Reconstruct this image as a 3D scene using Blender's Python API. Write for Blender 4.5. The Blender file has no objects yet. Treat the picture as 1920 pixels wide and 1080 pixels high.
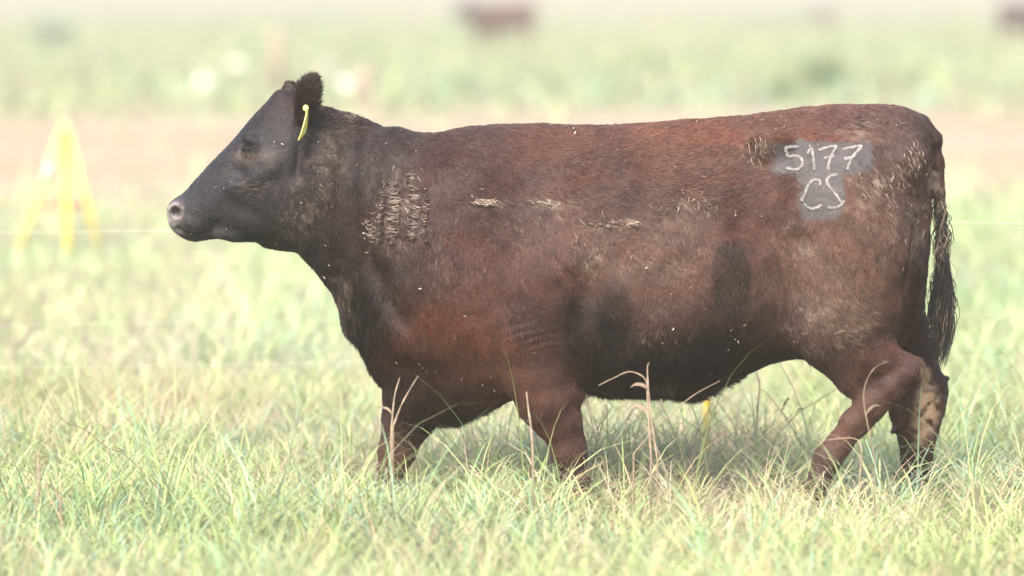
import bpy, math, random
import numpy as np
from mathutils import Vector
from mathutils.bvhtree import BVHTree

R = math.radians
rng = np.random.default_rng(5177)
random.seed(5177)
scene = bpy.context.scene
col = scene.collection

# ------------------------------------------------------------------ camera
CAM_D, CAM_H, FPX = 15.0, 1.58, 9000.0      # metres to the heifer, eye height, focal length in photo pixels
HORIZON = -8.0
cam_data = bpy.data.cameras.new('camera')
cam = bpy.data.objects.new('camera', cam_data)
col.objects.link(cam)
cam.location = (0, -CAM_D, CAM_H)
cam.rotation_euler = (R(90), 0, 0)
cam_data.sensor_width = 36.0
cam_data.lens = 36.0 * FPX / 1920.0
cam_data.shift_y = -(540.0 - HORIZON) / 1920.0
cam_data.clip_start = 0.5
cam_data.clip_end = 6000.0
cam_data.dof.use_dof = True
cam_data.dof.focus_distance = 14.8
cam_data.dof.aperture_fstop = 1.75
scene.camera = cam

# ------------------------------------------------------------------ light
SUN_EL, SUN_AZ = 48.0, 205.0                # azimuth measured from +Y clockwise: behind the camera, to its left
world = bpy.data.worlds.new('World')
scene.world = world
world.use_nodes = True
wn = world.node_tree
bg = wn.nodes['Background']
sky = wn.nodes.new('ShaderNodeTexSky')
sky.sky_type = 'NISHITA'
sky.sun_disc = False
sky.sun_elevation = R(SUN_EL)
sky.sun_rotation = R(SUN_AZ)
sky.air_density = 1.0
sky.dust_density = 4.0
sky.ozone_density = 1.0
wn.links.new(sky.outputs[0], bg.inputs[0])
bg.inputs[1].default_value = 0.12
sun_data = bpy.data.lights.new('sun', 'SUN')
sun = bpy.data.objects.new('sun', sun_data)
col.objects.link(sun)
sun_data.energy = 1.5
sun_data.angle = R(20)
sun_data.color = (1.0, 0.93, 0.85)
_a, _e = R(SUN_AZ), R(SUN_EL)
to_sun = Vector((math.sin(_a) * math.cos(_e), math.cos(_a) * math.cos(_e), math.sin(_e)))
sun.rotation_euler = to_sun.to_track_quat('Z', 'Y').to_euler()
sun.location = to_sun * 60

scene.view_settings.view_transform = 'Standard'
scene.view_settings.look = 'None'
scene.view_settings.gamma = 1.0
scene.view_settings.exposure = 2.12
scene.cycles.use_denoising = True
scene.cycles.max_bounces = 6
scene.cycles.transparent_max_bounces = 6


# ------------------------------------------------------------------ helpers
def at(px, py, Y=0.0):
    """World point at depth Y seen at photo pixel px, py."""
    d = Y + CAM_D
    return np.array([(px - 960.0) * d / FPX, Y, CAM_H - (py - HORIZON) * d / FPX])


def to_px(P):
    d = P[:, 1] + CAM_D
    return 960.0 + FPX * P[:, 0] / d, HORIZON + FPX * (CAM_H - P[:, 2]) / d


def lin(r, g, b):
    f = lambda c: (c / 255 / 12.92) if c / 255 <= 0.04045 else ((c / 255 + 0.055) / 1.055) ** 2.4
    return np.array([f(r), f(g), f(b)])


def hash3(i, j, k, seed):
    h = (i.astype(np.int64) * 374761393 + j.astype(np.int64) * 668265263 + k.astype(np.int64) * 2147483647 + seed * 974711) & 0x7fffffff
    h = ((h ^ (h >> 13)) * 1274126177) & 0x7fffffff
    h = (h ^ (h >> 16)) & 0xffff
    return h / 65535.0


def noise3(P, freq, seed=0):
    """Smooth value noise in 0..1 at points P (n,3)."""
    q = np.asarray(P) * freq
    i = np.floor(q).astype(np.int64)
    f = q - i
    f = f * f * (3 - 2 * f)
    out = 0
    for dx in (0, 1):
        for dy in (0, 1):
            for dz in (0, 1):
                w = (f[:, 0] if dx else 1 - f[:, 0]) * (f[:, 1] if dy else 1 - f[:, 1]) * (f[:, 2] if dz else 1 - f[:, 2])
                out = out + w * hash3(i[:, 0] + dx, i[:, 1] + dy, i[:, 2] + dz, seed)
    return out


def smooth(a, b, x):
    t = np.clip((x - a) / (b - a), 0, 1)
    return t * t * (3 - 2 * t)


def make_mesh(name, verts, faces, mat=None, parent=None, shade=True):
    me = bpy.data.meshes.new(name)
    me.from_pydata([tuple(v) for v in verts], [], [tuple(f) for f in faces])
    me.update()
    if shade:
        me.polygons.foreach_set('use_smooth', np.ones(len(me.polygons), dtype=bool))
    if mat:
        me.materials.append(mat)
    o = bpy.data.objects.new(name, me)
    col.objects.link(o)
    if parent:
        o.parent = parent
        o.matrix_parent_inverse = parent.matrix_world.inverted()
    return o


def fast_mesh(name, V, loops, sizes, mat, colours=None, cname='tint'):
    """Large mesh from numpy arrays: loops = flat vertex indices, sizes = corners per face."""
    me = bpy.data.meshes.new(name)
    me.vertices.add(len(V))
    me.vertices.foreach_set('co', np.ascontiguousarray(V, dtype=np.float32).ravel())
    me.loops.add(len(loops))
    me.loops.foreach_set('vertex_index', np.ascontiguousarray(loops, dtype=np.int32))
    me.polygons.add(len(sizes))
    st = np.concatenate([[0], np.cumsum(sizes)[:-1]]).astype(np.int32)
    me.polygons.foreach_set('loop_start', st)
    me.polygons.foreach_set('use_smooth', np.ones(len(sizes), dtype=bool))
    me.update(calc_edges=True)
    me.validate()
    if colours is not None:
        a = me.attributes.new(cname, 'FLOAT_COLOR', 'POINT')
        c4 = np.ones((len(V), 4), dtype=np.float32)
        c4[:, :3] = colours
        a.data.foreach_set('color', c4.ravel())
    me.materials.append(mat)
    o = bpy.data.objects.new(name, me)
    col.objects.link(o)
    return o


def tube(path, radii, seg=8, cap=True):
    path = [Vector(p) for p in path]
    V, F = [], []
    n = len(path)
    up = Vector((0.13, 0.95, 0.21)).normalized()
    for i, p in enumerate(path):
        t = (path[min(i + 1, n - 1)] - path[max(i - 1, 0)]).normalized()
        a = t.cross(up)
        if a.length < 0.05:
            a = t.cross(Vector((1, 0, 0)))
        a.normalize()
        b = t.cross(a).normalized()
        r = radii[i] if hasattr(radii, '__len__') else radii
        for k in range(seg):
            w = 2 * math.pi * k / seg
            V.append(p + a * (r * math.cos(w)) + b * (r * math.sin(w)))
    for i in range(n - 1):
        for k in range(seg):
            k2 = (k + 1) % seg
            F.append((i * seg + k, i * seg + k2, (i + 1) * seg + k2, (i + 1) * seg + k))
    if cap:
        F.append(tuple(range(seg))[::-1])
        F.append(tuple((n - 1) * seg + k for k in range(seg)))
    return V, F


def spline(pts, n=6, closed=False):
    """Catmull-Rom through the points (any dimension)."""
    P = np.asarray(pts, dtype=float)
    m = len(P)
    out = []
    for i in range(m if closed else m - 1):
        if closed:
            p0, p1, p2, p3 = P[(i - 1) % m], P[i], P[(i + 1) % m], P[(i + 2) % m]
        else:
            p0, p1, p2, p3 = P[max(i - 1, 0)], P[i], P[i + 1], P[min(i + 2, m - 1)]
        for t in np.arange(n) / n:
            out.append(0.5 * (2 * p1 + (p2 - p0) * t + (2 * p0 - 5 * p1 + 4 * p2 - p3) * t * t + (3 * p1 - p0 - 3 * p2 + p3) * t ** 3))
    if not closed:
        out.append(P[-1])
    return np.array(out)


def empty(name, loc):
    o = bpy.data.objects.new(name, None)
    o.location = loc
    o.empty_display_size = 0.1
    col.objects.link(o)
    bpy.context.view_layer.update()
    return o


def tag(o, label=None, cat=None, group=None, kind=None):
    for k, v in (('label', label), ('category', cat), ('group', group), ('kind', kind)):
        if v:
            o[k] = v
    return o


# ------------------------------------------------------------------ materials
def principled(name, base, rough=0.6, spec=0.3):
    m = bpy.data.materials.new(name)
    m.use_nodes = True
    b = m.node_tree.nodes['Principled BSDF']
    b.inputs['Base Color'].default_value = (*base, 1)
    b.inputs['Roughness'].default_value = rough
    b.inputs['Specular IOR Level'].default_value = spec
    return m


def noisy(name, c1, c2, scale, rough=0.6, spec=0.3, bump=0.0, detail=5.0):
    m = principled(name, c1, rough, spec)
    nt = m.node_tree
    b = nt.nodes['Principled BSDF']
    tc = nt.nodes.new('ShaderNodeTexCoord')
    nz = nt.nodes.new('ShaderNodeTexNoise')
    nz.inputs['Scale'].default_value = scale
    nz.inputs['Detail'].default_value = detail
    rp = nt.nodes.new('ShaderNodeValToRGB')
    rp.color_ramp.elements[0].position = 0.35
    rp.color_ramp.elements[1].position = 0.65
    rp.color_ramp.elements[0].color = (*c1, 1)
    rp.color_ramp.elements[1].color = (*c2, 1)
    nt.links.new(tc.outputs['Object'], nz.inputs['Vector'])
    nt.links.new(nz.outputs['Fac'], rp.inputs['Fac'])
    nt.links.new(rp.outputs['Color'], b.inputs['Base Color'])
    if bump:
        bm = nt.nodes.new('ShaderNodeBump')
        bm.inputs['Strength'].default_value = bump
        bm.inputs['Distance'].default_value = 0.01
        nt.links.new(nz.outputs['Fac'], bm.inputs['Height'])
        nt.links.new(bm.outputs['Normal'], b.inputs['Normal'])
    return m


def attr_material(name, attr, rough, spec, translucent=0.0, bump=0.0):
    m = principled(name, (0.5, 0.5, 0.5), rough, spec)
    nt = m.node_tree
    b = nt.nodes['Principled BSDF']
    at_ = nt.nodes.new('ShaderNodeAttribute')
    at_.attribute_name = attr
    nt.links.new(at_.outputs['Color'], b.inputs['Base Color'])
    if bump:
        tc = nt.nodes.new('ShaderNodeTexCoord')
        nz = nt.nodes.new('ShaderNodeTexNoise')
        nz.inputs['Scale'].default_value = 90
        nz.inputs['Detail'].default_value = 4
        nt.links.new(tc.outputs['Object'], nz.inputs['Vector'])
        bm = nt.nodes.new('ShaderNodeBump')
        bm.inputs['Strength'].default_value = bump
        bm.inputs['Distance'].default_value = 0.006
        nt.links.new(nz.outputs['Fac'], bm.inputs['Height'])
        nt.links.new(bm.outputs['Normal'], b.inputs['Normal'])
    if translucent:
        tr = nt.nodes.new('ShaderNodeBsdfTranslucent')
        nt.links.new(at_.outputs['Color'], tr.inputs['Color'])
        mx = nt.nodes.new('ShaderNodeMixShader')
        mx.inputs[0].default_value = translucent
        nt.links.new(b.outputs[0], mx.inputs[1])
        nt.links.new(tr.outputs[0], mx.inputs[2])
        nt.links.new(mx.outputs[0], nt.nodes['Material Output'].inputs['Surface'])
    return m


M_grass = attr_material('grass_blade', 'tint', 0.55, 0.25, translucent=0.35)
M_skin = attr_material('hide', 'tint', 0.55, 0.16, bump=0.5)
M_hair = attr_material('coat_hair', 'tint', 0.38, 0.22)
M_yellow = noisy('yellow_plastic', (0.74, 0.56, 0.06), (0.66, 0.48, 0.05), 9, 0.45, 0.4)
M_pale_yellow = noisy('weathered_yellow_plastic', (0.60, 0.50, 0.12), (0.62, 0.54, 0.18), 6, 0.5, 0.4)
M_wire = principled('polywire', (0.66, 0.65, 0.56), 0.6, 0.2)
M_white = noisy('white_plastic', (0.82, 0.82, 0.78), (0.74, 0.74, 0.70), 8, 0.5, 0.4)
M_red = noisy('faded_red_plastic', (0.5, 0.16, 0.09), (0.42, 0.12, 0.07), 8, 0.5, 0.4)
M_post = noisy('weathered_wood', (0.34, 0.25, 0.21), (0.26, 0.19, 0.16), 25, 0.85, 0.1, 0.4)
M_straw = noisy('dry_stalk', (0.30, 0.235, 0.165), (0.19, 0.14, 0.10), 40, 0.8, 0.15)
M_twig = noisy('dark_twig', (0.10, 0.075, 0.06), (0.16, 0.12, 0.09), 40, 0.85, 0.1)
M_tag = noisy('yellow_tag', (0.78, 0.68, 0.12), (0.7, 0.62, 0.2), 60, 0.45, 0.4)
M_clip = noisy('clipped_grey_hide', (0.055, 0.045, 0.046), (0.075, 0.063, 0.064), 160, 0.6, 0.25, 0.3)
M_brand = noisy('white_brand_hair', (0.34, 0.31, 0.29), (0.13, 0.115, 0.11), 70, 0.7, 0.2, 0.4)
M_eye = principled('eye', (0.006, 0.005, 0.005), 0.5, 0.08)

# ------------------------------------------------------------------ ground
gm = bpy.data.materials.new('pasture_soil_and_thatch')
gm.use_nodes = True
nt = gm.node_tree
pb = nt.nodes['Principled BSDF']
pb.inputs['Roughness'].default_value = 0.95
pb.inputs['Specular IOR Level'].default_value = 0.1
tc = nt.nodes.new('ShaderNodeTexCoord')
mp = nt.nodes.new('ShaderNodeMapping')
mp.inputs['Scale'].default_value = (0.30, 0.075, 1)
n1 = nt.nodes.new('ShaderNodeTexNoise')
n1.inputs['Scale'].default_value = 1.0
n1.inputs['Detail'].default_value = 4
rp = nt.nodes.new('ShaderNodeValToRGB')
rp.color_ramp.elements[0].position = 0.34
rp.color_ramp.elements[0].color = (0.135, 0.165, 0.105, 1)
rp.color_ramp.elements[1].position = 0.62
rp.color_ramp.elements[1].color = (0.172, 0.140, 0.104, 1)
e = rp.color_ramp.elements.new(0.48)
e.color = (0.185, 0.185, 0.115, 1)
n2 = nt.nodes.new('ShaderNodeTexNoise')
n2.inputs['Scale'].default_value = 6.0
n2.inputs['Detail'].default_value = 6
mx = nt.nodes.new('ShaderNodeMix')
mx.data_type = 'RGBA'
mx.blend_type = 'MULTIPLY'
mx.inputs['Factor'].default_value = 0.35
rp2 = nt.nodes.new('ShaderNodeValToRGB')
rp2.color_ramp.elements[0].color = (0.45, 0.42, 0.38, 1)
nt.links.new(tc.outputs['Object'], mp.inputs['Vector'])
nt.links.new(mp.outputs['Vector'], n1.inputs['Vector'])
nt.links.new(tc.outputs['Object'], n2.inputs['Vector'])
nt.links.new(n1.outputs['Fac'], rp.inputs['Fac'])
nt.links.new(n2.outputs['Fac'], rp2.inputs['Fac'])
nt.links.new(rp.outputs['Color'], mx.inputs['A'])
nt.links.new(rp2.outputs['Color'], mx.inputs['B'])
nt.links.new(mx.outputs['Result'], pb.inputs['Base Color'])
ground = make_mesh('ground', [(-2500, -60, 0), (2500, -60, 0), (2500, 4000, 0), (-2500, 4000, 0)], [(0, 1, 2, 3)], gm)
tag(ground, 'pale flat pasture ground reaching to the horizon', kind='structure')

# bare dirt track crossing the pasture behind the heifer
TRACK0, TRACK1 = 20.5, 48.0


def track_edges(x):
    a = TRACK0 + 2.2 * math.sin(x * 0.21 + 1.0) + 0.9 * math.sin(x * 0.63) - 0.04 * x
    b = TRACK1 + 3.5 * math.sin(x * 0.13 + 2.0) + 1.6 * math.sin(x * 0.41) + 0.25 * x
    return a, b


xs = np.linspace(-70, 70, 141)
V, F = [], []
NR = 6
for x in xs:
    a, b = track_edges(x)
    for k in range(NR):
        t = k / (NR - 1)
        V.append((x, a + (b - a) * t, 0.004 + 0.05 * math.sin(math.pi * t) ** 2))
for i in range(len(xs) - 1):
    for k in range(NR - 1):
        F.append((i * NR + k, (i + 1) * NR + k, (i + 1) * NR + k + 1, i * NR + k + 1))
dm = noisy('bare_dirt', (0.25, 0.182, 0.115), (0.255, 0.222, 0.16), 0.16, 0.95, 0.1, 0.0, 6)
track = make_mesh('dirt_track', V, F, dm)
tag(track, 'bare pale dirt strip crossing the pasture', kind='structure')

# ------------------------------------------------------------------ the heifer: shape
# outline of trunk, neck and head read off the photograph (photo pixels at the heifer's own distance)
OUT = [(1726, 220), (1702, 207), (1670, 200), (1639, 196), (1599, 196), (1519, 199), (1459, 205), (1412, 213), (1360, 219), (1250, 228),
       (1150, 233), (1060, 235), (967, 234), (906, 235), (870, 239), (837, 244), (800, 250), (776, 248), (743, 240), (717, 240),
       (695, 230), (672, 220), (643, 211), (613, 202), (590, 194), (565, 182), (545, 172), (526, 167), (514, 174), (502, 189),
       (485, 207), (465, 228), (439, 260), (410, 290), (380, 323), (354, 353), (339, 366), (326, 374), (317, 385), (313, 398),
       (315, 415), (324, 431), (339, 443), (361, 453), (387, 449), (413, 447), (436, 453), (465, 453), (482, 454), (492, 462), (510, 467),
       (539, 471), (560, 475), (584, 500), (609, 530), (627, 559), (638, 585), (648, 615), (664, 632), (682, 657), (694, 690), (712, 722),
       (740, 758), (770, 780), (810, 787), (853, 783), (896, 773), (931, 758), (965, 744), (1020, 732), (1084, 726), (1129, 729), (1173, 727),
       (1218, 731), (1277, 736), (1312, 736), (1336, 725), (1366, 711), (1410, 696), (1437, 683), (1467, 674), (1493, 669), (1522, 676),
       (1560, 690), (1610, 690), (1660, 672), (1700, 640), (1724, 594), (1735, 528), (1743, 472), (1746, 417), (1745, 369), (1744, 320),
       (1748, 280), (1742, 244)]
OUTS = spline(OUT, 4, True)
poly = np.stack([(OUTS[:, 0] - 960) / 600.0, CAM_H - (OUTS[:, 1] - HORIZON) / 600.0], 1)


def poly_sdf(x, z):
    """Signed distance to the outline, positive inside; x, z flat arrays."""
    best = np.full(x.shape, 1e9)
    ins = np.zeros(x.shape, dtype=bool)
    n = len(poly)
    for i in range(n):
        ax, az = poly[i]
        bx, bz = poly[(i + 1) % n]
        ex, ez = bx - ax, bz - az
        t = np.clip(((x - ax) * ex + (z - az) * ez) / (ex * ex + ez * ez + 1e-12), 0, 1)
        d = (x - ax - t * ex) ** 2 + (z - az - t * ez) ** 2
        best = np.minimum(best, d)
        c = (az > z) != (bz > z)
        with np.errstate(divide='ignore', invalid='ignore'):
            xi = ax + (z - az) * ex / (ez if abs(ez) > 1e-12 else 1e-12)
        ins ^= c & (x < xi)
    d = np.sqrt(best)
    return np.where(ins, d, -d)


H = 0.0065
X0, X1, Y0, Y1, Z0, Z1 = -1.14, 1.44, -0.42, 0.42, -0.02, 1.40
gx = np.arange(X0, X1, H)
gy = np.arange(Y0, Y1, H)
gz = np.arange(Z0, Z1, H)
NX, NY, NZ = len(gx), len(gy), len(gz)
XX, ZZ = np.meshgrid(gx, gz, indexing='ij')
D2 = poly_sdf(XX.ravel(), ZZ.ravel()).reshape(XX.shape)
inside = D2 > 0
# membrane inflation: solve lap(u) = -1 in the outline; sqrt(2u) is then the half thickness of a round body
u = np.zeros_like(D2)
m = inside.astype(float)


def lap(v):
    w = -4.0 * v
    w[1:] += v[:-1]
    w[:-1] += v[1:]
    w[:, 1:] += v[:, :-1]
    w[:, :-1] += v[:, 1:]
    return -w * m


rhs = m * H * H
r_ = rhs - lap(u)
p_ = r_.copy()
rs = (r_ * r_).sum()
for it in range(900):
    Ap = lap(p_)
    al = rs / (p_ * Ap).sum()
    u += al * p_
    r_ -= al * Ap
    rn = (r_ * r_).sum()
    if rn < 1e-16:
        break
    p_ = r_ + (rn / rs) * p_
    rs = rn
q = np.where(inside, u / np.maximum(D2, H * 0.4), 0)
wq = m.copy()
for it in range(40):                         # carry the edge slope outwards a little
    qs, ws = q.copy(), wq.copy()
    for ax in (0, 1):
        for s in (1, -1):
            qs += np.roll(q * wq, s, ax)
            ws += np.roll(wq, s, ax)
    new = (wq < 0.5) & (ws > 0.5)
    q = np.where(new, qs / np.maximum(ws, 1), q)
    wq = np.where(new, 1.0, wq)
for it in range(2):
    q = (q + np.roll(q, 1, 0) + np.roll(q, -1, 0) + np.roll(q, 1, 1) + np.roll(q, -1, 1)) / 5
edge = smooth(0.02, 0.05, D2)
U = np.where(inside, u * edge + D2 * q * (1 - edge), D2 * np.maximum(q, 0.02))
for it in range(2):
    U = (2 * U + np.roll(U, 1, 0) + np.roll(U, -1, 0) + np.roll(U, 1, 1) + np.roll(U, -1, 1)) / 6

# how wide the body is against a round one, at places on its side
WCTRL = [(330, 400, 0.95), (380, 400, 0.92), (430, 360, 0.80), (480, 300, 0.78), (500, 400, 0.62), (540, 230, 0.80), (560, 420, 0.58),
         (620, 330, 0.60), (640, 520, 0.55), (700, 420, 0.60), (700, 620, 0.55), (760, 280, 0.62), (800, 480, 0.66), (830, 700, 0.66),
         (900, 300, 0.66), (950, 480, 0.70), (1000, 700, 0.75), (1150, 480, 0.78), (1150, 650, 0.84), (1300, 480, 0.78), (1300, 300, 0.74),
         (1450, 300, 0.76), (1450, 500, 0.72), (1600, 300, 0.78), (1600, 500, 0.74), (1700, 300, 0.80), (1700, 500, 0.80), (1620, 640, 0.8)]


def shepard(px, py, ctrl, sig):
    c = np.array(ctrl, dtype=float)
    num = 0
    den = 1e-12
    for row in c:
        w = np.exp(-((px - row[0]) ** 2 + (py - row[1]) ** 2) / (2 * sig * sig))
        num = num + (w[..., None] * row[2:])
        den = den + w
    return num / den[..., None]


PXG, PYG = 960 + XX * 600, HORIZON + (CAM_H - ZZ) * 600
CW = shepard(PXG, PYG, WCTRL, 75.0)[..., 0]


def y_half(px, py):
    x = (px - 960) / 600.0
    z = CAM_H - (py - HORIZON) / 600.0
    i = int(round((x - X0) / H))
    k = int(round((z - Z0) / H))
    return float(CW[i, k] * math.sqrt(max(2 * U[i, k], 0.0)))


gUx, gUz = np.gradient(2 * U, H)
Ygrid = gy[None, :, None]
c2 = (CW ** 2)[:, None, :]
phi = Ygrid ** 2 / c2 - (2 * U)[:, None, :]
grad = np.sqrt((2 * Ygrid / c2) ** 2 + (gUx ** 2 + gUz ** 2)[:, None, :]) + 0.02
Fd = (phi / grad).astype(np.float32)
del phi, grad


def local(lo, hi):
    i0, i1 = np.clip(np.searchsorted(gx, [lo[0], hi[0]]), 0, NX)
    j0, j1 = np.clip(np.searchsorted(gy, [lo[1], hi[1]]), 0, NY)
    k0, k1 = np.clip(np.searchsorted(gz, [lo[2], hi[2]]), 0, NZ)
    sl = (slice(i0, i1), slice(j0, j1), slice(k0, k1))
    return sl, gx[i0:i1][:, None, None], gy[j0:j1][None, :, None], gz[k0:k1][None, None, :]


def smin(a, b, k):
    h = np.clip(0.5 + 0.5 * (b - a) / k, 0, 1)
    return b + (a - b) * h - k * h * (1 - h)


def chain_field(nodes, x, y, z, ys, yc):
    d = None
    for (a, ra), (b, rb) in zip(nodes[:-1], nodes[1:]):
        ax, ay, az = a
        ex, ey, ez = b[0] - ax, (b[1] - ay) / ys, b[2] - az
        py_ = (y - yc) / ys - (ay - yc) / ys
        t = np.clip(((x - ax) * ex + py_ * ey + (z - az) * ez) / (ex * ex + ey * ey + ez * ez + 1e-9), 0, 1)
        dd = np.sqrt((x - ax - t * ex) ** 2 + (py_ - t * ey) ** 2 + (z - az - t * ez) ** 2) - (ra + t * (rb - ra))
        d = dd if d is None else smin(d, dd, 0.015)
    return d


def limb(pts, k=0.04, ys=1.0, sub=False):
    """pts: (px, py, Y, radius); union (or cut) with the body field."""
    nodes = [(tuple(at(p[0], p[1], p[2])), p[3]) for p in pts]
    P = np.array([n[0] for n in nodes])
    rm = max(p[3] for p in pts) + k + 0.03
    sl, x, y, z = local(P.min(0) - rm, P.max(0) + rm)
    yc = P[:, 1].mean()
    d = chain_field(nodes, x, y, z, ys, yc) * min(ys, 1.0)
    if sub:
        Fd[sl] = -smin(-Fd[sl], d, k)
    else:
        Fd[sl] = smin(Fd[sl], d, k)


def lump(px, py, Y, rx, ry, rz, k=0.05, rot=0.0, sub=False):
    c = at(px, py, Y)
    rm = max(rx, ry, rz) + k + 0.02
    sl, x, y, z = local(c - rm, c + rm)
    dx, dz = x - c[0], z - c[2]
    ca, sa = math.cos(rot), math.sin(rot)
    lx, lz = dx * ca + dz * sa, -dx * sa + dz * ca
    k0 = np.sqrt((lx / rx) ** 2 + ((y - c[1]) / ry) ** 2 + (lz / rz) ** 2)
    k1 = np.sqrt((lx / rx ** 2) ** 2 + ((y - c[1]) / ry ** 2) ** 2 + (lz / rz ** 2) ** 2) + 1e-6
    d = k0 * (k0 - 1) / k1
    Fd[sl] = -smin(-Fd[sl], d, k) if sub else smin(Fd[sl], d, k)


# muscle masses on both sides
for s in (-1, 1):
    lump(845, 480, s * 0.17, 0.17, 0.105, 0.30, 0.10, R(-14))       # shoulder blade
    lump(770, 560, s * 0.15, 0.10, 0.08, 0.16, 0.08, R(20))         # point of shoulder
    lump(1610, 470, s * 0.155, 0.17, 0.125, 0.27, 0.10, R(10))      # thigh
    lump(1440, 268, s * 0.205, 0.055, 0.035, 0.04, 0.06)            # hook bone
    lump(1705, 300, s * 0.13, 0.05, 0.05, 0.06, 0.06)               # pin bone
    lump(1180, 520, s * 0.20, 0.33, 0.115, 0.28, 0.10)              # barrel
    lump(515, 385, s * 0.055, 0.095, 0.045, 0.075, 0.03, R(25))     # jaw
    yh = y_half(478, 265)
    lump(476, 262, s * (yh - 0.012), 0.036, 0.022, 0.018, 0.015, R(-25))   # brow
    lump(508, 300, s * (y_half(508, 300) - 0.020), 0.045, 0.030, 0.026, 0.025)
    limb([(512, 318, s * (y_half(512, 318) - 0.006), 0.018), (470, 335, s * (y_half(470, 335) - 0.006), 0.016), (432, 352, s * (y_half(432, 352) - 0.004), 0.010)], 0.025)   # cheek bone
    lump(450, 395, s * (y_half(450, 395) + 0.020), 0.055, 0.026, 0.028, 0.03, R(-30), sub=True)
    lump(440, 318, s * (y_half(440, 318) + 0.022), 0.04, 0.026, 0.022, 0.03, R(-40), sub=True)
    lump(405, 424, s * (y_half(405, 424) + 0.014), 0.024, 0.020, 0.014, 0.02, R(-35), sub=True)
    lump(560, 296, s * (y_half(560, 296) + 0.022), 0.016, 0.04, 0.075, 0.025, R(-8), sub=True)
    lump(505, 452, s * (y_half(505, 452) + 0.014), 0.050, 0.024, 0.010, 0.02, R(-14), sub=True)
    lump(430, 440, s * (y_half(430, 440) + 0.004), 0.05, 0.018, 0.014, 0.02)
    lump(360, 420, s * (y_half(360, 420) - 0.002), 0.030, 0.016, 0.020, 0.02)
    lump(470, 264, s * (y_half(470, 264) + 0.010), 0.030, 0.012, 0.012, 0.010, R(-20))
    lump(1405, 400, s * 0.345, 0.06, 0.075, 0.15, 0.06, R(12), sub=True)    # flank hollow
    lump(1085, 610, s * 0.375, 0.035, 0.07, 0.15, 0.07, R(-6), sub=True)    # behind the elbow
    lump(960, 380, s * 0.36, 0.035, 0.06, 0.16, 0.06, R(18), sub=True)      # behind the shoulder
    lump(700, 500, s * 0.235, 0.03, 0.06, 0.20, 0.05, R(24), sub=True)      # before the shoulder
    lump(1706, 470, s * 0.255, 0.022, 0.10, 0.15, 0.06, R(-10), sub=True)    # behind the thigh

# legs: the near fore leg pushes back, the far one reaches forward; the near hind leg swings forward
NF = [(900, 520, -0.17, 0.13), (985, 640, -0.19, 0.125), (1012, 690, -0.19, 0.115), (1030, 745, -0.19, 0.098), (1046, 786, -0.185, 0.074),
      (1062, 826, -0.18, 0.052), (1068, 852, -0.18, 0.053), (1074, 880, -0.18, 0.035), (1080, 915, -0.18, 0.034), (1078, 935, -0.18, 0.040)]
limb(NF, 0.06, 0.68)
FF = [(850, 560, 0.15, 0.13), (800, 680, 0.15, 0.105), (776, 740, 0.15, 0.097), (762, 789, 0.15, 0.080), (753, 818, 0.15, 0.062), (744, 846, 0.15, 0.058),
      (737, 876, 0.15, 0.040), (731, 898, 0.15, 0.037), (726, 915, 0.15, 0.042)]
limb(FF, 0.05, 0.72)
NH = [(1600, 480, -0.16, 0.18), (1572, 600, -0.18, 0.15), (1600, 645, -0.19, 0.100), (1645, 672, -0.19, 0.068), (1690, 688, -0.19, 0.044), (1712, 688, -0.19, 0.030)]
limb(NH, 0.05, 0.66)
limb([(1560, 660, -0.18, 0.060), (1598, 712, -0.185, 0.050), (1628, 742, -0.185, 0.045)], 0.035, 0.75)      # front of the flexed hock
NH2 = [(1716, 688, -0.195, 0.026), (1702, 700, -0.195, 0.036), (1668, 728, -0.195, 0.047), (1636, 756, -0.19, 0.049), (1604, 792, -0.185, 0.043), (1574, 830, -0.18, 0.038),
       (1552, 862, -0.18, 0.041), (1540, 888, -0.18, 0.034)]
limb(NH2, 0.014, 0.85)
limb([(1655, 700, -0.30, 0.012), (1622, 722, -0.295, 0.010)], 0.03, 1.0, sub=True)                          # hollow above the hock
limb([(1694, 728, -0.243, 0.007), (1650, 768, -0.240, 0.008), (1600, 820, -0.226, 0.006)], 0.012, 1.0, sub=True)   # groove before the tendon
FH = [(1620, 500, 0.15, 0.17), (1660, 610, 0.17, 0.13), (1705, 680, 0.17, 0.088), (1728, 735, 0.17, 0.082), (1718, 772, 0.17, 0.084), (1720, 804, 0.17, 0.066), (1720, 827, 0.17, 0.056),
      (1718, 856, 0.17, 0.049), (1716, 885, 0.17, 0.046), (1713, 905, 0.17, 0.046)]
limb(FH, 0.05, 0.62)
for (px, py, Y, dx, dy) in ((1078, 945, -0.18, -8, 22), (724, 922, 0.15, -10, 20), (1538, 894, -0.18, -10, 24), (1710, 912, 0.17, -9, 16)):
    for o in (-0.022, 0.022):
        limb([(px, py, Y + o, 0.030), (px + dx, py + dy, Y + o, 0.036)], 0.012, 0.6)
# dock of the tail
TAIL = [(1722, 238, 0, 0.035), (1748, 262, 0, 0.030), (1758, 300, 0, 0.021), (1762, 360, 0, 0.018), (1768, 430, 0, 0.016), (1771, 500, 0, 0.014), (1767, 560, 0, 0.010)]
limb(TAIL, 0.02)
# ears
limb([(566, 262, -0.085, 0.030), (570, 238, -0.115, 0.028), (572, 212, -0.14, 0.031), (575, 188, -0.155, 0.035), (579, 168, -0.165, 0.032), (584, 156, -0.165, 0.024)], 0.02, 0.42)
limb([(566, 215, 0.09, 0.030), (552, 190, 0.12, 0.034), (543, 170, 0.135, 0.024), (538, 157, 0.14, 0.012)], 0.02, 0.45)
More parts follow.
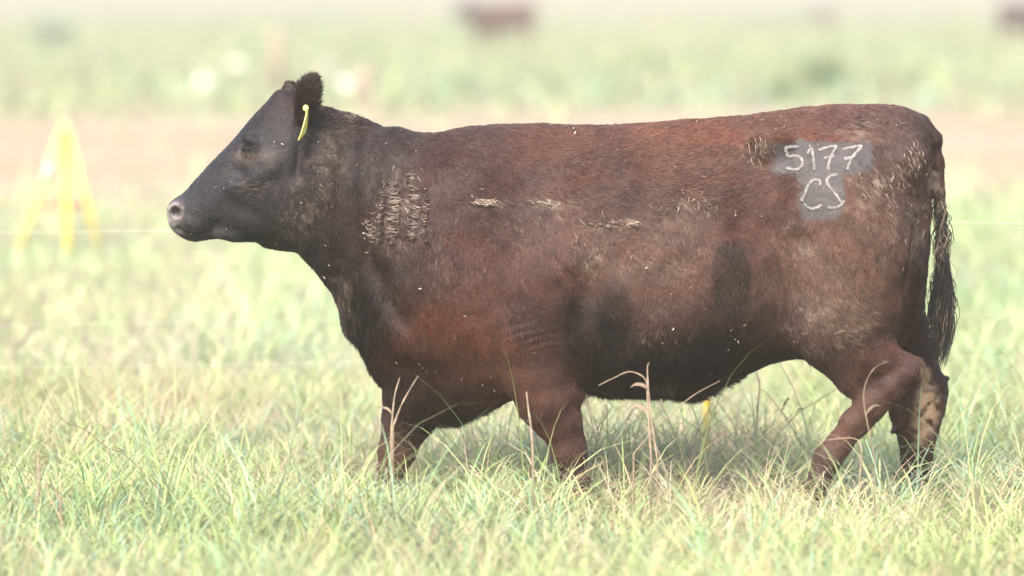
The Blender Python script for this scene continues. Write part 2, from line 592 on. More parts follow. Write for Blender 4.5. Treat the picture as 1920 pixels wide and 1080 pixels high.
# crease behind the ear, eye slit, mouth, nostril
for s in (-1, 1):
    for (a, b) in (((457, 285), (470, 284)), ((470, 284), (489, 273))):
        limb([(a[0], a[1], s * (y_half(*a) + 0.008), 0.0065), (b[0], b[1], s * (y_half(*b) + 0.014), 0.0065)], 0.005, 1.0, sub=True)
    mo = [(335, 429), (347, 436), (369, 440), (391, 435), (409, 423)]
    for a, b in zip(mo[:-1], mo[1:]):
        limb([(a[0], a[1], s * (y_half(*a) + .002), 0.009), (b[0], b[1], s * (y_half(*b) + .002), 0.009)], 0.006, 1.0, sub=True)
    lump(330, 393, s * (y_half(330, 393) - 0.004), 0.026, 0.020, 0.026, 0.012)
    lump(328, 398, s * (y_half(329, 397) + 0.012), 0.017, 0.028, 0.019, 0.005, sub=True)

# surface of the field (naive surface nets)
sg = Fd < 0
cs = np.zeros((NX - 1, NY - 1, NZ - 1), dtype=np.int8)
for a in (0, 1):
    for b in (0, 1):
        for c in (0, 1):
            cs += sg[a:NX - 1 + a, b:NY - 1 + b, c:NZ - 1 + c]
act = (cs > 0) & (cs < 8)
I, J, K = np.nonzero(act)
vid = np.full(act.shape, -1, dtype=np.int32)
vid[I, J, K] = np.arange(len(I))
acc = np.zeros((len(I), 3))
cnt = np.zeros(len(I))
corner = [(a, b, c) for a in (0, 1) for b in (0, 1) for c in (0, 1)]
for a in corner:
    for b in corner:
        if sum(b) - sum(a) == 1 and sum(abs(p - q_) for p, q_ in zip(a, b)) == 1:
            fa = Fd[I + a[0], J + a[1], K + a[2]].astype(float)
            fb = Fd[I + b[0], J + b[1], K + b[2]].astype(float)
            x_ = (fa < 0) != (fb < 0)
            t = np.where(x_, fa / np.where(x_, fa - fb, 1), 0)
            for d in range(3):
                acc[:, d] += np.where(x_, a[d] + t * (b[d] - a[d]), 0)
            cnt += x_
BV = np.stack([X0 + (I + acc[:, 0] / cnt) * H, Y0 + (J + acc[:, 1] / cnt) * H, Z0 + (K + acc[:, 2] / cnt) * H], 1)
quads = []
for ax in range(3):
    s0 = [slice(1, -1)] * 3
    s0[ax] = slice(0, -1)
    s1 = list(s0)
    s1[ax] = slice(1, None)
    A, B = sg[tuple(s0)], sg[tuple(s1)]
    ii = np.array(np.nonzero(A != B)).T
    base = ii + np.array([0 if d == ax else 1 for d in range(3)])
    flip = ~A[tuple(ii.T)]
    o1, o2 = (ax + 1) % 3, (ax + 2) % 3
    e1, e2 = np.zeros(3, int), np.zeros(3, int)
    e1[o1], e2[o2] = 1, 1
    c00 = vid[tuple((base - e1 - e2).T)]
    c10 = vid[tuple((base - e2).T)]
    c11 = vid[tuple(base.T)]
    c01 = vid[tuple((base - e1).T)]
    qd = np.stack([c00, c10, c11, c01], 1)
    qd[flip] = qd[flip][:, ::-1]
    quads.append(qd)
BQ = np.concatenate(quads)
# light smoothing
E = np.concatenate([BQ[:, [0, 1]], BQ[:, [1, 2]], BQ[:, [2, 3]], BQ[:, [3, 0]]])
E = np.concatenate([E, E[:, ::-1]])
deg = np.bincount(E[:, 0], minlength=len(BV))[:, None]
for lam in (0.5, 0.5, -0.45, 0.4):
    S = np.stack([np.bincount(E[:, 0], BV[E[:, 1], d], len(BV)) for d in range(3)], 1) / deg
    BV += lam * (S - BV)
# keep the largest piece only: drop loose islands (flood by label propagation)
lab = np.arange(len(BV))
for it in range(4000):
    l2 = lab.copy()
    np.minimum.at(l2, E[:, 0], lab[E[:, 1]])
    l2 = l2[l2]
    if (l2 == lab).all():
        break
    lab = l2
main = np.bincount(lab).argmax()
keep = lab == main
remap = np.cumsum(keep) - 1
BQ = remap[BQ[keep[BQ].all(1)]]
BV = BV[keep]


def normals_of(V, Q):
    n = np.cross(V[Q[:, 2]] - V[Q[:, 0]], V[Q[:, 3]] - V[Q[:, 1]])
    N = np.zeros_like(V)
    for c in range(4):
        for d in range(3):
            N[:, d] += np.bincount(Q[:, c], n[:, d], len(V))
    return N / (np.linalg.norm(N, axis=1, keepdims=True) + 1e-12)


BN = normals_of(BV, BQ)
# fine relief of the hide: loose folds on the neck, elbow wrinkles, general unevenness
bpx, bpy_ = to_px(BV)
disp = (noise3(BV, 9, 1) - 0.5) * 0.010 + (noise3(BV, 22, 2) - 0.5) * 0.005
neck = np.exp(-((bpx - 660) / 70) ** 2 - ((bpy_ - 400) / 130) ** 2)
disp += neck * 0.006 * np.sin(bpx / 7.5 + 3 * noise3(BV, 5, 3))
elb = np.exp(-((bpx - 1000) / 45) ** 2 - ((bpy_ - 625) / 35) ** 2)
disp += elb * (0.1 + noise3(BV, 16, 8)) * 0.0026 * np.sin(bpy_ / 2.4 + bpx / 14 + 9 * noise3(BV, 8, 4))
shank = smooth(690, 740, bpy_)
disp += shank * ((noise3(BV * np.array([1, 1, .5]), 38, 6) - 0.5) * 0.007)
disp *= smooth(0, 0.05, BV[:, 2]) * np.where((bpx < 560) & (bpy_ < 480), 0.35, 1.0)
BV += BN * disp[:, None]
BN = normals_of(BV, BQ)

# ------------------------------------------------------------------ the heifer: colours of coat, mud and dark patches
COAT = [  # photo place, coat colour (linear)
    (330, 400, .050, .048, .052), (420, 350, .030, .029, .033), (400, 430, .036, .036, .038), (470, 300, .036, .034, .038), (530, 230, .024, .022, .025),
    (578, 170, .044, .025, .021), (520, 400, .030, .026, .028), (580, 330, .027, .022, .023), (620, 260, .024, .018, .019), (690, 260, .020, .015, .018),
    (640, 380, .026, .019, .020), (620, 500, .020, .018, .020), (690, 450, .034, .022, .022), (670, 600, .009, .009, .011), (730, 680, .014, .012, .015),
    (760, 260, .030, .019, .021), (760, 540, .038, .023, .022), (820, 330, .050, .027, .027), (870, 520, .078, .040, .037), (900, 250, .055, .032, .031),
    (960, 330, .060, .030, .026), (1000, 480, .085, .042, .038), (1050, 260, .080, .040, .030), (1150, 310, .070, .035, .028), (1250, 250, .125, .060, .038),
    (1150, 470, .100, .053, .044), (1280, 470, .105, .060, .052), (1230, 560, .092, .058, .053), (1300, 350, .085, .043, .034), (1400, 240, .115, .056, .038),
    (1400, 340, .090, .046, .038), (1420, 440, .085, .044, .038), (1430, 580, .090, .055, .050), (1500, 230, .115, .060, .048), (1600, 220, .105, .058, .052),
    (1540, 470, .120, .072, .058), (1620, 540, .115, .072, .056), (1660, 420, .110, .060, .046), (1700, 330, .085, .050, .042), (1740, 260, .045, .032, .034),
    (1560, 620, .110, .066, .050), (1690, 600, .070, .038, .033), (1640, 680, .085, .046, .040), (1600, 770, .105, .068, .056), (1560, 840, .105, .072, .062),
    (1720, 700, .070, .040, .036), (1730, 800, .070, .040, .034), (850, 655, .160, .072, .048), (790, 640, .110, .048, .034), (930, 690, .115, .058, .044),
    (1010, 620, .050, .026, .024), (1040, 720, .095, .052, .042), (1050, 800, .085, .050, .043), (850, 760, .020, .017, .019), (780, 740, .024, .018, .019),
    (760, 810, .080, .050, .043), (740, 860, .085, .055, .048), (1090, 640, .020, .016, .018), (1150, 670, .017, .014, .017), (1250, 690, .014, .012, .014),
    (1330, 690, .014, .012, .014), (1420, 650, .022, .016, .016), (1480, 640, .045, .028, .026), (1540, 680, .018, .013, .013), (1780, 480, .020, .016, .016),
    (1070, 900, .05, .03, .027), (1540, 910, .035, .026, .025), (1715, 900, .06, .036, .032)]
DARK = [  # dark patches, with shade painted into hock, elbow, rump and ear creases: x, y, rx, ry, strength
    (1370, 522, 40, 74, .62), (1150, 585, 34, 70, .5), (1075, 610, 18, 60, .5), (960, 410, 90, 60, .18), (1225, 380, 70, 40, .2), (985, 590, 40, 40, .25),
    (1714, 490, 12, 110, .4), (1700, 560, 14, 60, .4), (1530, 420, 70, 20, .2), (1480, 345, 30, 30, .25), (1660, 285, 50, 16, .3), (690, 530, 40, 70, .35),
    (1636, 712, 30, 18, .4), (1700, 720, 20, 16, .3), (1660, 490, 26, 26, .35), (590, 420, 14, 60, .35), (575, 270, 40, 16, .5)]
MUD = [   # crusted pale mud: x, y, rx, ry, strength, streak direction (0 down, 1 along, 3 solid cake)
    (750, 392, 44, 62, .30, 0), (915, 381, 30, 9, .7, 1), (1015, 381, 45, 8, .6, 1), (1060, 400, 20, 18, .3, 0),
    (1125, 424, 30, 7, .5, 1), (1185, 416, 18, 6, .6, 1), (1110, 480, 30, 40, .24, 0), (1105, 490, 8, 26, .4, 0), (1260, 460, 60, 60, .16, 0), (1310, 385, 40, 22, .3, 0),
    (1420, 285, 22, 22, .6, 0), (1715, 300, 20, 24, .6, 0), (1650, 350, 70, 50, .32, 0), (1690, 400, 50, 60, .22, 0), (1490, 450, 40, 40, .24, 0), (1540, 580, 80, 60, .22, 0),
    (1600, 620, 60, 40, .26, 1), (1620, 250, 40, 20, .3, 1), (645, 225, 40, 20, .24, 0), (610, 300, 30, 50, .2, 0), (590, 350, 30, 30, .22, 0), (475, 350, 30, 18, .18, 0),
    (560, 400, 40, 50, .18, 0), (645, 560, 26, 60, .16, 0), (1740, 768, 20, 42, 1.2, 3), (1724, 806, 16, 34, .7, 3), (1736, 704, 9, 26, .6, 3),
    (820, 500, 20, 60, .16, 0), (980, 430, 60, 30, .16, 0), (1665, 490, 12, 12, .35, 0), (1750, 330, 12, 26, .8, 3), (1764, 420, 8, 60, .7, 3), (1230, 640, 60, 22, .2, 1), (1260, 720, 40, 12, .25, 0)]
MUDC = np.array([0.34, 0.265, 0.20])
DUST = [  # thin dried dust over the coat: x, y, rx, ry, amount
    (1250, 500, 110, 80, .17), (1130, 480, 60, 50, .14), (1560, 560, 80, 70, .20), (1500, 460, 60, 40, .16), (1660, 370, 70, 70, .16), (1620, 460, 60, 60, .12),
    (900, 520, 60, 60, .09), (1010, 470, 60, 60, .09), (1640, 230, 60, 25, .10), (1420, 560, 60, 60, .10), (482, 294, 34, 16, .30), (455, 292, 12, 10, .35), (640, 560, 24, 60, .10),
    (1300, 420, 50, 30, .12), (560, 400, 36, 50, .08), (605, 320, 30, 60, .08)]
DUSTC = np.array([0.20, 0.155, 0.125])


def coat(P, grain=True, seed=11):
    """Colour, mud amount at points on the animal."""
    px, py = to_px(P)
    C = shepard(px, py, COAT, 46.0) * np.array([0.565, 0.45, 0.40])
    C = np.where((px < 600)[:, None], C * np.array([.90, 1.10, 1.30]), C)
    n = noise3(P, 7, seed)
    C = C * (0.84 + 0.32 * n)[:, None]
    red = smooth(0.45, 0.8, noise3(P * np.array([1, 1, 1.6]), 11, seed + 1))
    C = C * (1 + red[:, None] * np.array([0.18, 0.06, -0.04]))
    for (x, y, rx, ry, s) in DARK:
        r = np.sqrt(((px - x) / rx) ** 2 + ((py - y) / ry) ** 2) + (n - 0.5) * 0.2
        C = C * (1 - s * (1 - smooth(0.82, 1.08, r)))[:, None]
    for (x, y, rx, ry, a_) in DUST:
        w_ = (0.75 * a_ * np.exp(-((px - x) / rx) ** 2 - ((py - y) / ry) ** 2) * (0.5 + noise3(P, 24, seed + 14)))[:, None]
        C = C * (1 - w_) + DUSTC * w_
    mud = np.zeros(len(P))
    fine = noise3(P, 60, seed + 5)
    for (x, y, rx, ry, s, kind) in MUD:
        r2 = ((px - x) / rx) ** 2 + ((py - y) / ry) ** 2
        if kind == 0:
            st = 0.55 * noise3(P * np.array([3.0, 1, 0.8]), 85, seed + 2) + 0.45 * noise3(P, 45, seed + 8)
        elif kind == 1:
            st = 0.55 * noise3(P * np.array([0.7, 1, 3.0]), 85, seed + 3) + 0.45 * noise3(P, 45, seed + 9)
        elif kind == 2:
            wob = noise3(P, 26, seed + 4) * 11 + px / 60
            st = (0.45 + 0.5 * np.sin(py / 2.7 + wob)) * (0.45 + 0.75 * smooth(0.4, 0.6, noise3(P * np.array([2.4, 1, 0.4]), 22, seed + 6)))
        else:
            st = 0.6 * noise3(P, 38, seed + 7) + 0.4 * noise3(P, 90, seed + 12)
        v = min(1.0, s * 1.5) * np.exp(-r2 * 0.9) * smooth(0.52, 0.72, st + 0.10 * np.exp(-r2) * s)
        if kind == 3:
            v = s * np.exp(-r2 ** 2 * 0.7) * smooth(0.42, 0.66, st + 0.22 * np.exp(-r2 * 1.3))
        mud = np.maximum(mud, v * (0.6 + 0.8 * fine))
    return C, np.clip(mud, 0, 1)


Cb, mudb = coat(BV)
mus = np.maximum(np.exp(-((bpx - 318) / 15) ** 2 - ((bpy_ - 405) / 30) ** 2), 0.8 * np.exp(-((bpx - 332) / 10) ** 2 - ((bpy_ - 434) / 8) ** 2))
mudb = mudb * np.where((bpx > 1690) & (bpy_ > 690), 1.0, 0.6)
mcol = np.where(((bpx > 1690) & (bpy_ > 690))[:, None], np.array([.44, .30, .19]), MUDC)
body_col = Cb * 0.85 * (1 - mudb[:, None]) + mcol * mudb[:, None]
body_col = body_col * (1 - mus[:, None]) + np.array([.30, .27, .275]) * mus[:, None]
nos = np.sqrt(((bpx - 329) / 11) ** 2 + ((bpy_ - 397) / 12) ** 2)
ring = np.exp(-((nos - 1.15) / 0.3) ** 2)[:, None] * (BV[:, 1] < 0)[:, None]
body_col = body_col * (1 - ring * .8) + np.array([.20, .165, .16]) * ring * .8
hole = (1 - smooth(0.55, 0.95, nos))[:, None]
body_col = body_col * (1 - hole * .6)
PATCH = [(1441, 266), (1475, 264), (1560, 264), (1634, 262), (1640, 300), (1639, 322), (1582, 326), (1586, 370), (1580, 402), (1560, 412), (1512, 414), (1499, 404),
         (1495, 365), (1492, 330), (1450, 327), (1444, 300)]


def in_poly(px, py, pl):
    Q_ = np.stack([px, py, 0 * px], 1)
    px = px + 9 * (noise3(Q_, .07, 81) - .5) + 5 * (noise3(Q_, .2, 82) - .5)
    py = py + 9 * (noise3(Q_, .07, 83) - .5) + 5 * (noise3(Q_, .2, 84) - .5)
    ins = np.zeros(px.shape, dtype=bool)
    n = len(pl)
    for i in range(n):
        ax, ay = pl[i]
        bx, by = pl[(i + 1) % n]
        c = (ay > py) != (by > py)
        ins ^= c & (px < ax + (py - ay) * (bx - ax) / ((by - ay) if by != ay else 1e-9))
    return ins


onp = (in_poly(bpx, bpy_, PATCH) & (BN[:, 1] < 0.2))[:, None]
body_col = np.where(onp, np.array([.052, .046, .046]) * (0.8 + 0.4 * noise3(BV, 60, 91))[:, None], body_col)
body_col = np.clip(body_col, 0, 1)

cow = empty('heifer', (0.35, 0, 0))
tag(cow, 'muddy dark brown heifer with black head walking left through pasture grass', 'cow')


def rel(P):
    return np.asarray(P) - np.array([0.35, 0, 0])


sz = np.full(len(BQ), 4)
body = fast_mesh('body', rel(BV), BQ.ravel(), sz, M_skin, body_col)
body.parent = cow
bvh = BVHTree.FromPolygons([Vector(v) for v in BV], [tuple(q_) for q_ in BQ.tolist()])
CAMV = Vector((0, -CAM_D, CAM_H))


def hit(px, py, off=0.0):
    d = (Vector(at(px, py, 0.0)) - CAMV).normalized()
    p, n, i, dist = bvh.ray_cast(CAMV, d)
    if p is None:
        return None
    return np.array(p) + np.array(n) * off


# ------------------------------------------------------------------ brand on the clipped patch
def z4(pts):
    return [(1360 + a / 2.512, 170 + b / 2.512) for a, b in pts]


MARKS = {
    'brand_digit_five': [[(338, 264), (306, 264), (281, 266), (284, 290), (292, 306), (322, 304), (348, 312), (362, 336), (352, 360), (326, 371), (286, 364)]],
    'brand_digit_one': [[(386, 292), (404, 272), (412, 318), (416, 364)]],
    'brand_digit_seven': [[(440, 278), (478, 266), (518, 262), (500, 300), (486, 336), (482, 370)], [(466, 318), (508, 306)]],
    'brand_digit_seven_slanted': [[(553, 274), (594, 266), (636, 262), (606, 298), (586, 332), (574, 366)], [(562, 322), (606, 308)]],
    'brand_letter_c': [[(444, 440), (440, 420), (408, 422), (386, 450), (370, 490), (358, 516)], [(370, 534), (396, 552), (424, 550), (446, 538)]],
    'brand_letter_s': [[(520, 394), (492, 402), (476, 422), (484, 444), (508, 474), (526, 500), (538, 518)], [(482, 546), (508, 550), (538, 540), (556, 518)]],
}
# ------------------------------------------------------------------ eyes
for s in (-1, 1):
    c = at(473, 279, 0)
    yy = s * (y_half(473, 279) - 0.014)
    c = np.array([c[0], yy, c[2]])
    V, F = [], []
    nu, nv = 16, 10
    for a in range(nv + 1):
        th = math.pi * a / nv
        for b in range(nu):
            ph = 2 * math.pi * b / nu
            V.append(rel(c + np.array([0.030 * math.sin(th) * math.cos(ph), 0.016 * math.sin(th) * math.sin(ph), 0.016 * math.cos(th)])))
    for a in range(nv):
        for b in range(nu):
            b2 = (b + 1) % nu
            F.append((a * nu + b, a * nu + b2, (a + 1) * nu + b2, (a + 1) * nu + b))
    o = make_mesh('eye', V, F, M_eye)
    o.parent = cow

# ------------------------------------------------------------------ hair coat
def make_hair(name, P, tint, rad, parent, mat):
    """P (n, m, 3) strand points, tint (n, 3), rad (n, m)."""
    n, m_ = P.shape[:2]
    hc = bpy.data.hair_curves.new(name)
    hc.add_curves([m_] * n)
    hc.attributes['position'].data.foreach_set('vector', np.ascontiguousarray(P, dtype=np.float32).ravel())
    ra = hc.attributes.get('radius') or hc.attributes.new('radius', 'FLOAT', 'POINT')
    ra.data.foreach_set('value', np.ascontiguousarray(rad, dtype=np.float32).ravel())
    ca = hc.attributes.new('tint', 'FLOAT_COLOR', 'CURVE')
    c4 = np.ones((n, 4), dtype=np.float32)
    c4[:, :3] = tint
    ca.data.foreach_set('color', c4.ravel())
    hc.materials.append(mat)
    o = bpy.data.objects.new(name, hc)
    col.objects.link(o)
    if parent:
        o.parent = parent
    return o


def sample_surface(n, weight=None):
    T = np.concatenate([BQ[:, [0, 1, 2]], BQ[:, [0, 2, 3]]])
    a, b, c = BV[T[:, 0]], BV[T[:, 1]], BV[T[:, 2]]
    ar = np.linalg.norm(np.cross(b - a, c - a), axis=1)
    if weight is not None:
        ar = ar * weight((a + b + c) / 3, (BN[T[:, 0]] + BN[T[:, 1]] + BN[T[:, 2]]) / 3)
    pick = rng.choice(len(T), n, p=ar / ar.sum())
    r1, r2 = rng.random(n), rng.random(n)
    s = np.sqrt(r1)
    w = np.stack([1 - s, s * (1 - r2), s * r2], 1)[:, :, None]
    P = (BV[T[pick]] * w).sum(1)
    N = (BN[T[pick]] * w).sum(1)
    return P, N / (np.linalg.norm(N, axis=1, keepdims=True) + 1e-9)


FLOW = [  # photo place, direction of the hair lie (right, up)
    (330, 400, .7, .2), (450, 300, .6, .5), (520, 400, .6, -.6), (560, 230, .5, .3), (578, 160, .1, 1.), (640, 330, .2, -1.), (640, 250, .7, -.5), (650, 520, .1, -1.),
    (760, 400, .15, -1.), (760, 620, .1, -1.), (850, 560, .3, -1.), (900, 300, .8, -.5), (1050, 280, 1., -.25), (1050, 480, .5, -.9), (1200, 280, 1., .15), (1200, 470, .45, -.9),
    (1250, 620, .2, -1.), (1350, 280, 1., .25), (1400, 480, .2, -1.), (1500, 230, 1., -.1), (1560, 480, .35, -1.), (1650, 300, .7, -.6), (1680, 450, .3, -1.), (1740, 280, .5, -1.),
    (1600, 650, .7, -.7), (1600, 780, -.5, -1.), (1720, 780, 0, -1.), (1050, 780, .2, -1.), (760, 800, -.1, -1.), (900, 720, .3, -.9), (1100, 690, .1, -1.)]


def weight(P, N):
    px, py = to_px(P)
    w = np.where(N[:, 1] < 0.35, 1.0, 0.25)
    w *= np.where(P[:, 2] < 0.09, 0.1, 1.0)
    w *= 1 - 0.97 * np.exp(-((px - 316) / 13) ** 2 - ((py - 404) / 32) ** 2)
    head = (px < 560) & (py < 475)
    return w * np.where(head, 1.3, 1.0)


NHAIR = 330000
P, N = sample_surface(NHAIR, weight)
px, py = to_px(P)
near = N[:, 1] < 0.2
onpatch = in_poly(px + 5 * rng.normal(size=len(px)), py + 4 * rng.normal(size=len(px)), PATCH) & near
keep = ~(onpatch & (rng.random(len(px)) < 0.1))
P, N, px, py, onpatch = P[keep], N[keep], px[keep], py[keep], onpatch[keep]
n = len(P)
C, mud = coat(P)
fl = shepard(px, py, FLOW, 70.0)
ang = (noise3(P, 9, 31) - 0.5) * 1.0 + (noise3(P, 34, 32) - 0.5) * 0.9 + rng.normal(size=n) * 0.13
matted = smooth(0.05, 0.4, mud)
ang = ang * (1 + 1.0 * matted)
d = np.stack([fl[:, 0], np.zeros(n), fl[:, 1]], 1)
ca, sa = np.cos(ang), np.sin(ang)
d = np.stack([d[:, 0] * ca - d[:, 2] * sa, d[:, 1], d[:, 0] * sa + d[:, 2] * ca], 1)
d -= N * (d * N).sum(1, keepdims=True)
d /= np.linalg.norm(d, axis=1, keepdims=True) + 1e-9
fringe = np.maximum.reduce([np.exp(-((py - 725) / 45) ** 2) * smooth(1060, 1120, px) * (1 - smooth(1340, 1420, px)),
                            np.exp(-((px - 670) / 60) ** 2 - ((py - 640) / 70) ** 2),
                            np.exp(-((px - 860) / 90) ** 2 - ((py - 775) / 25) ** 2),
                            0.5 * np.exp(-((px - 580) / 32) ** 2 - ((py - 172) / 45) ** 2)])
hd = (px < 560) & (py < 475) & ~((px > 545) & (py < 235))
L = np.where(hd, 0.008, 0.017) * (0.6 + 0.7 * rng.random(n)) * (1 + 1.7 * fringe)
L = np.where(P[:, 2] < 0.45, np.where(fringe > 0.2, L, L * 0.6), L)
L = np.where(onpatch, 0.004, L)
lift = 0.22 + 0.22 * rng.random(n) + 0.25 * fringe + 0.25 * (noise3(P, 30, 33) - 0.5)
wisp = rng.random(n) < 0.02
lift = np.where(wisp, lift + 0.4, lift)
m_ = 4
S = np.zeros((n, m_, 3))
S[:, 0] = P - N * 0.001
jit = rng.normal(size=(n, 3)) * 0.12
cur = S[:, 0].copy()
for k in range(1, m_):
    v = d + N * (lift * (1.25 - 0.45 * k))[:, None] + jit * (0.4 + 0.3 * k)
    v[:, 2] -= 0.18 * k * (0.4 + fringe)
    v /= np.linalg.norm(v, axis=1, keepdims=True)
    cur = cur + v * (L / (m_ - 1))[:, None]
    S[:, k] = cur
vary = 0.74 + 0.52 * rng.random(n)
d0_ = np.stack([fl[:, 0], np.zeros(n), fl[:, 1]], 1)
d0_ /= np.linalg.norm(d0_, axis=1, keepdims=True) + 1e-9
across = (P * np.stack([d0_[:, 2], 0 * d0_[:, 0], -d0_[:, 0]], 1)).sum(1)
along = (P * d0_).sum(1)
clumpv = 0.45 + 0.7 * noise3(np.stack([across * 2.2, P[:, 1] * .5, along * 0.45], 1), 55, 34) + 0.45 * noise3(np.stack([across * 2.0, P[:, 1] * .5, along * 0.5], 1), 24, 35)
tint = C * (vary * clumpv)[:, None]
sunb = rng.random(n) < 0.07
tint[sunb] *= np.array([1.5, 1.35, 1.25])
mm = (mud * (0.55 + 0.75 * rng.random(n)))
mm = np.clip(mm, 0, 1)[:, None]
tint = tint * (1 - mm) + np.where(((px > 1690) & (py > 690))[:, None], np.array([.44, .30, .19]), MUDC) * (0.7 + 0.5 * rng.random(n))[:, None] * mm
tint[onpatch] = np.array([.056, .050, .050]) * (0.7 + 0.6 * rng.random(onpatch.sum()))[:, None]
rad = np.ones((n, m_)) * np.array([0.00075, 0.0007, 0.00055, 0.0002]) * (0.8 + 0.5 * rng.random(n))[:, None]
coat_o = make_hair('coat', rel(S), tint, rad, cow, M_hair)
coat_o['kind'] = 'stuff'

# mud-matted locks: stiff curled clumps of hair
def locks(n, fx, fy, length, wav, horiz, pale, r0):
    """n locks; fx, fy give a photo place for each."""
    S, tint, rad = [], [], []
    for k in range(int(n * 1.7)):
        x, y = fx(), fy()
        L_ = length * random.uniform(.35, 1.1)
        ph = random.uniform(0, 6.28)
        tilt_ = random.gauss(0.1, .25)
        row = []
        for j in range(6):
            t = j / 5 - .5
            if horiz:
                p = (x + L_ * t, y + wav * math.sin(ph * .4 + 3.6 * t) + tilt_ * L_ * t + random.gauss(0, .4))
            else:
                p = (x + wav * math.sin(ph + 5 * t) + L_ * t * .2, y + L_ * t)
            h_ = hit(p[0], p[1], 0.005 + 0.006 * math.sin(3.14 * (t + .5)))
            if h_ is None:
                break
            row.append(h_)
        if len(row) < 6:
            continue
        S.append(row)
        c_ = random.random()
        tint.append(np.array([.30, .235, .18]) * random.uniform(.35, 1.25) if c_ < pale else np.array([.05, .032, .026]) * random.uniform(.4, 1.8))
        rad.append(np.array([.5, 1, 1.1, 1, .8, .3]) * r0 * 0.5 * random.uniform(.5, 1.5))
    return S, tint, rad


def ripples(x0, y0, y1, hw):
    S, tint, rad = [], [], []
    y = y0
    while y < y1:
        y += random.uniform(1.6, 3.4)
        f = math.sin(math.pi * (y - y0) / (y1 - y0)) ** .5
        for q_ in range(3):
            c0 = x0 + random.gauss(0, hw * .25) + 3 * math.sin(y * .07)
            w_ = hw * random.uniform(.35, 1.0) * (.5 + .5 * f)
            sag = random.uniform(-1.0, 4.5)
            tl = random.gauss(0, .18)
            yy_ = y + random.gauss(0, 1.5)
            row = []
            for t in np.linspace(-1, 1, 7):
                h_ = hit(c0 + w_ * t, yy_ + sag * (1 - t * t) + tl * w_ * t, 0.004 + 0.007 * (1 - t * t))
                row.append(h_)
            S.append(row[:6])
            v = random.random()
            tint.append(np.array([.25, .20, .155]) * random.uniform(.3, 1.3) * (.4 + .6 * f) if v < .55 * (hw / 15) else np.array([.045, .028, .024]) * random.uniform(.5, 1.8))
            rad.append(np.array([.4, .9, 1.1, 1.1, .8, .3]) * random.uniform(.0006, .0012))
    return S, tint, rad


G_ = random.gauss
U_ = random.uniform
batches = [
    ripples(740, 338, 452, 15),
    ripples(778, 324, 446, 14),
    ripples(714, 352, 450, 8),
    ripples(799, 350, 452, 7),
    locks(70, lambda: G_(757, 26), lambda: G_(395, 34), 16, 2.0, False, .20, .0011),
    locks(30, lambda: G_(697, 7), lambda: G_(428, 14), 16, 2.5, True, .6, .0015),
    locks(34, lambda: G_(912, 16), lambda: G_(381, 3), 16, 2.0, True, .7, .0017),
    locks(30, lambda: G_(1016, 18), lambda: G_(381, 3), 18, 1.5, True, .6, .0015),
    locks(26, lambda: U_(1090, 1200), lambda: G_(421, 4), 14, 1.5, True, .7, .0014),
    locks(36, lambda: G_(1421, 12), lambda: G_(288, 12), 24, 1.2, False, .32, .0011),
    locks(34, lambda: G_(1712, 10), lambda: G_(302, 14), 16, 1.2, False, .45, .0013),
    locks(110, lambda: G_(1660, 34), lambda: G_(365, 34), 18, 2.0, False, .16, .0011),
    locks(60, lambda: G_(1705, 18), lambda: G_(400, 40), 18, 2.0, False, .15, .0011),
    locks(60, lambda: G_(1600, 36), lambda: G_(620, 22), 18, 0.8, True, .12, .0008),
    locks(50, lambda: G_(1620, 30), lambda: G_(228, 10), 20, 0.6, True, .14, .0008),
    locks(40, lambda: G_(1300, 40), lambda: G_(388, 12), 16, 2.0, False, .35, .0010),
    locks(60, lambda: G_(1115, 34), lambda: G_(470, 24), 16, 1.5, False, .15, .0010),
    locks(40, lambda: G_(650, 18), lambda: G_(226, 8), 14, 1.0, True, .16, .0008),
    locks(50, lambda: G_(600, 18), lambda: G_(330, 36), 14, 2.0, False, .14, .0010),
    locks(36, lambda: G_(476, 16), lambda: G_(350, 9), 12, 1.0, True, .07, .0007),
    locks(50, lambda: G_(555, 18), lambda: G_(405, 26), 12, 1.0, False, .08, .0007),
    locks(26, lambda: G_(463, 7), lambda: G_(292, 3), 8, 1.0, False, .3, .0007),
]
S, tint, rad = [], [], []
for a_, b_, c_ in batches:
    S += a_
    tint += b_
    rad += c_
o = make_hair('matted_lock', rel(np.array(S)), np.array(tint), np.array(rad), cow, M_hair)
o['kind'] = 'stuff'

# white regrown hair of the brand
for name, strokes in MARKS.items():
    S, tint, rad = [], [], []
    for st in strokes:
        sp = spline(z4(st), 14)
        ln = np.linalg.norm(np.diff(sp, axis=0), axis=1).sum()
        for k in range(int(ln * 7)):
            i = random.randint(0, len(sp) - 1)
            p = sp[i] + np.array([random.gauss(0, .95), random.gauss(0, .95)])
            h0 = hit(p[0], p[1], 0.0025)
            dr = np.array([0.0035 + random.gauss(0, .0015), -0.0012, -0.0030 + random.gauss(0, .0015)])
            S.append([h0, h0 + dr * .5 + np.array([0, -.0006, 0]), h0 + dr])
            v = random.uniform(.45, 1.1) * (0.55 + 0.55 * noise3(np.array([[p[0], p[1], 0.0]]), .09, 93)[0])
            tint.append(np.array([.32, .30, .285]) * v)
            rad.append(np.array([.0007, .0007, .0003]))
    o = make_hair(name, rel(np.array(S)), np.array(tint), np.array(rad), cow, M_hair)
    o['kind'] = 'stuff'

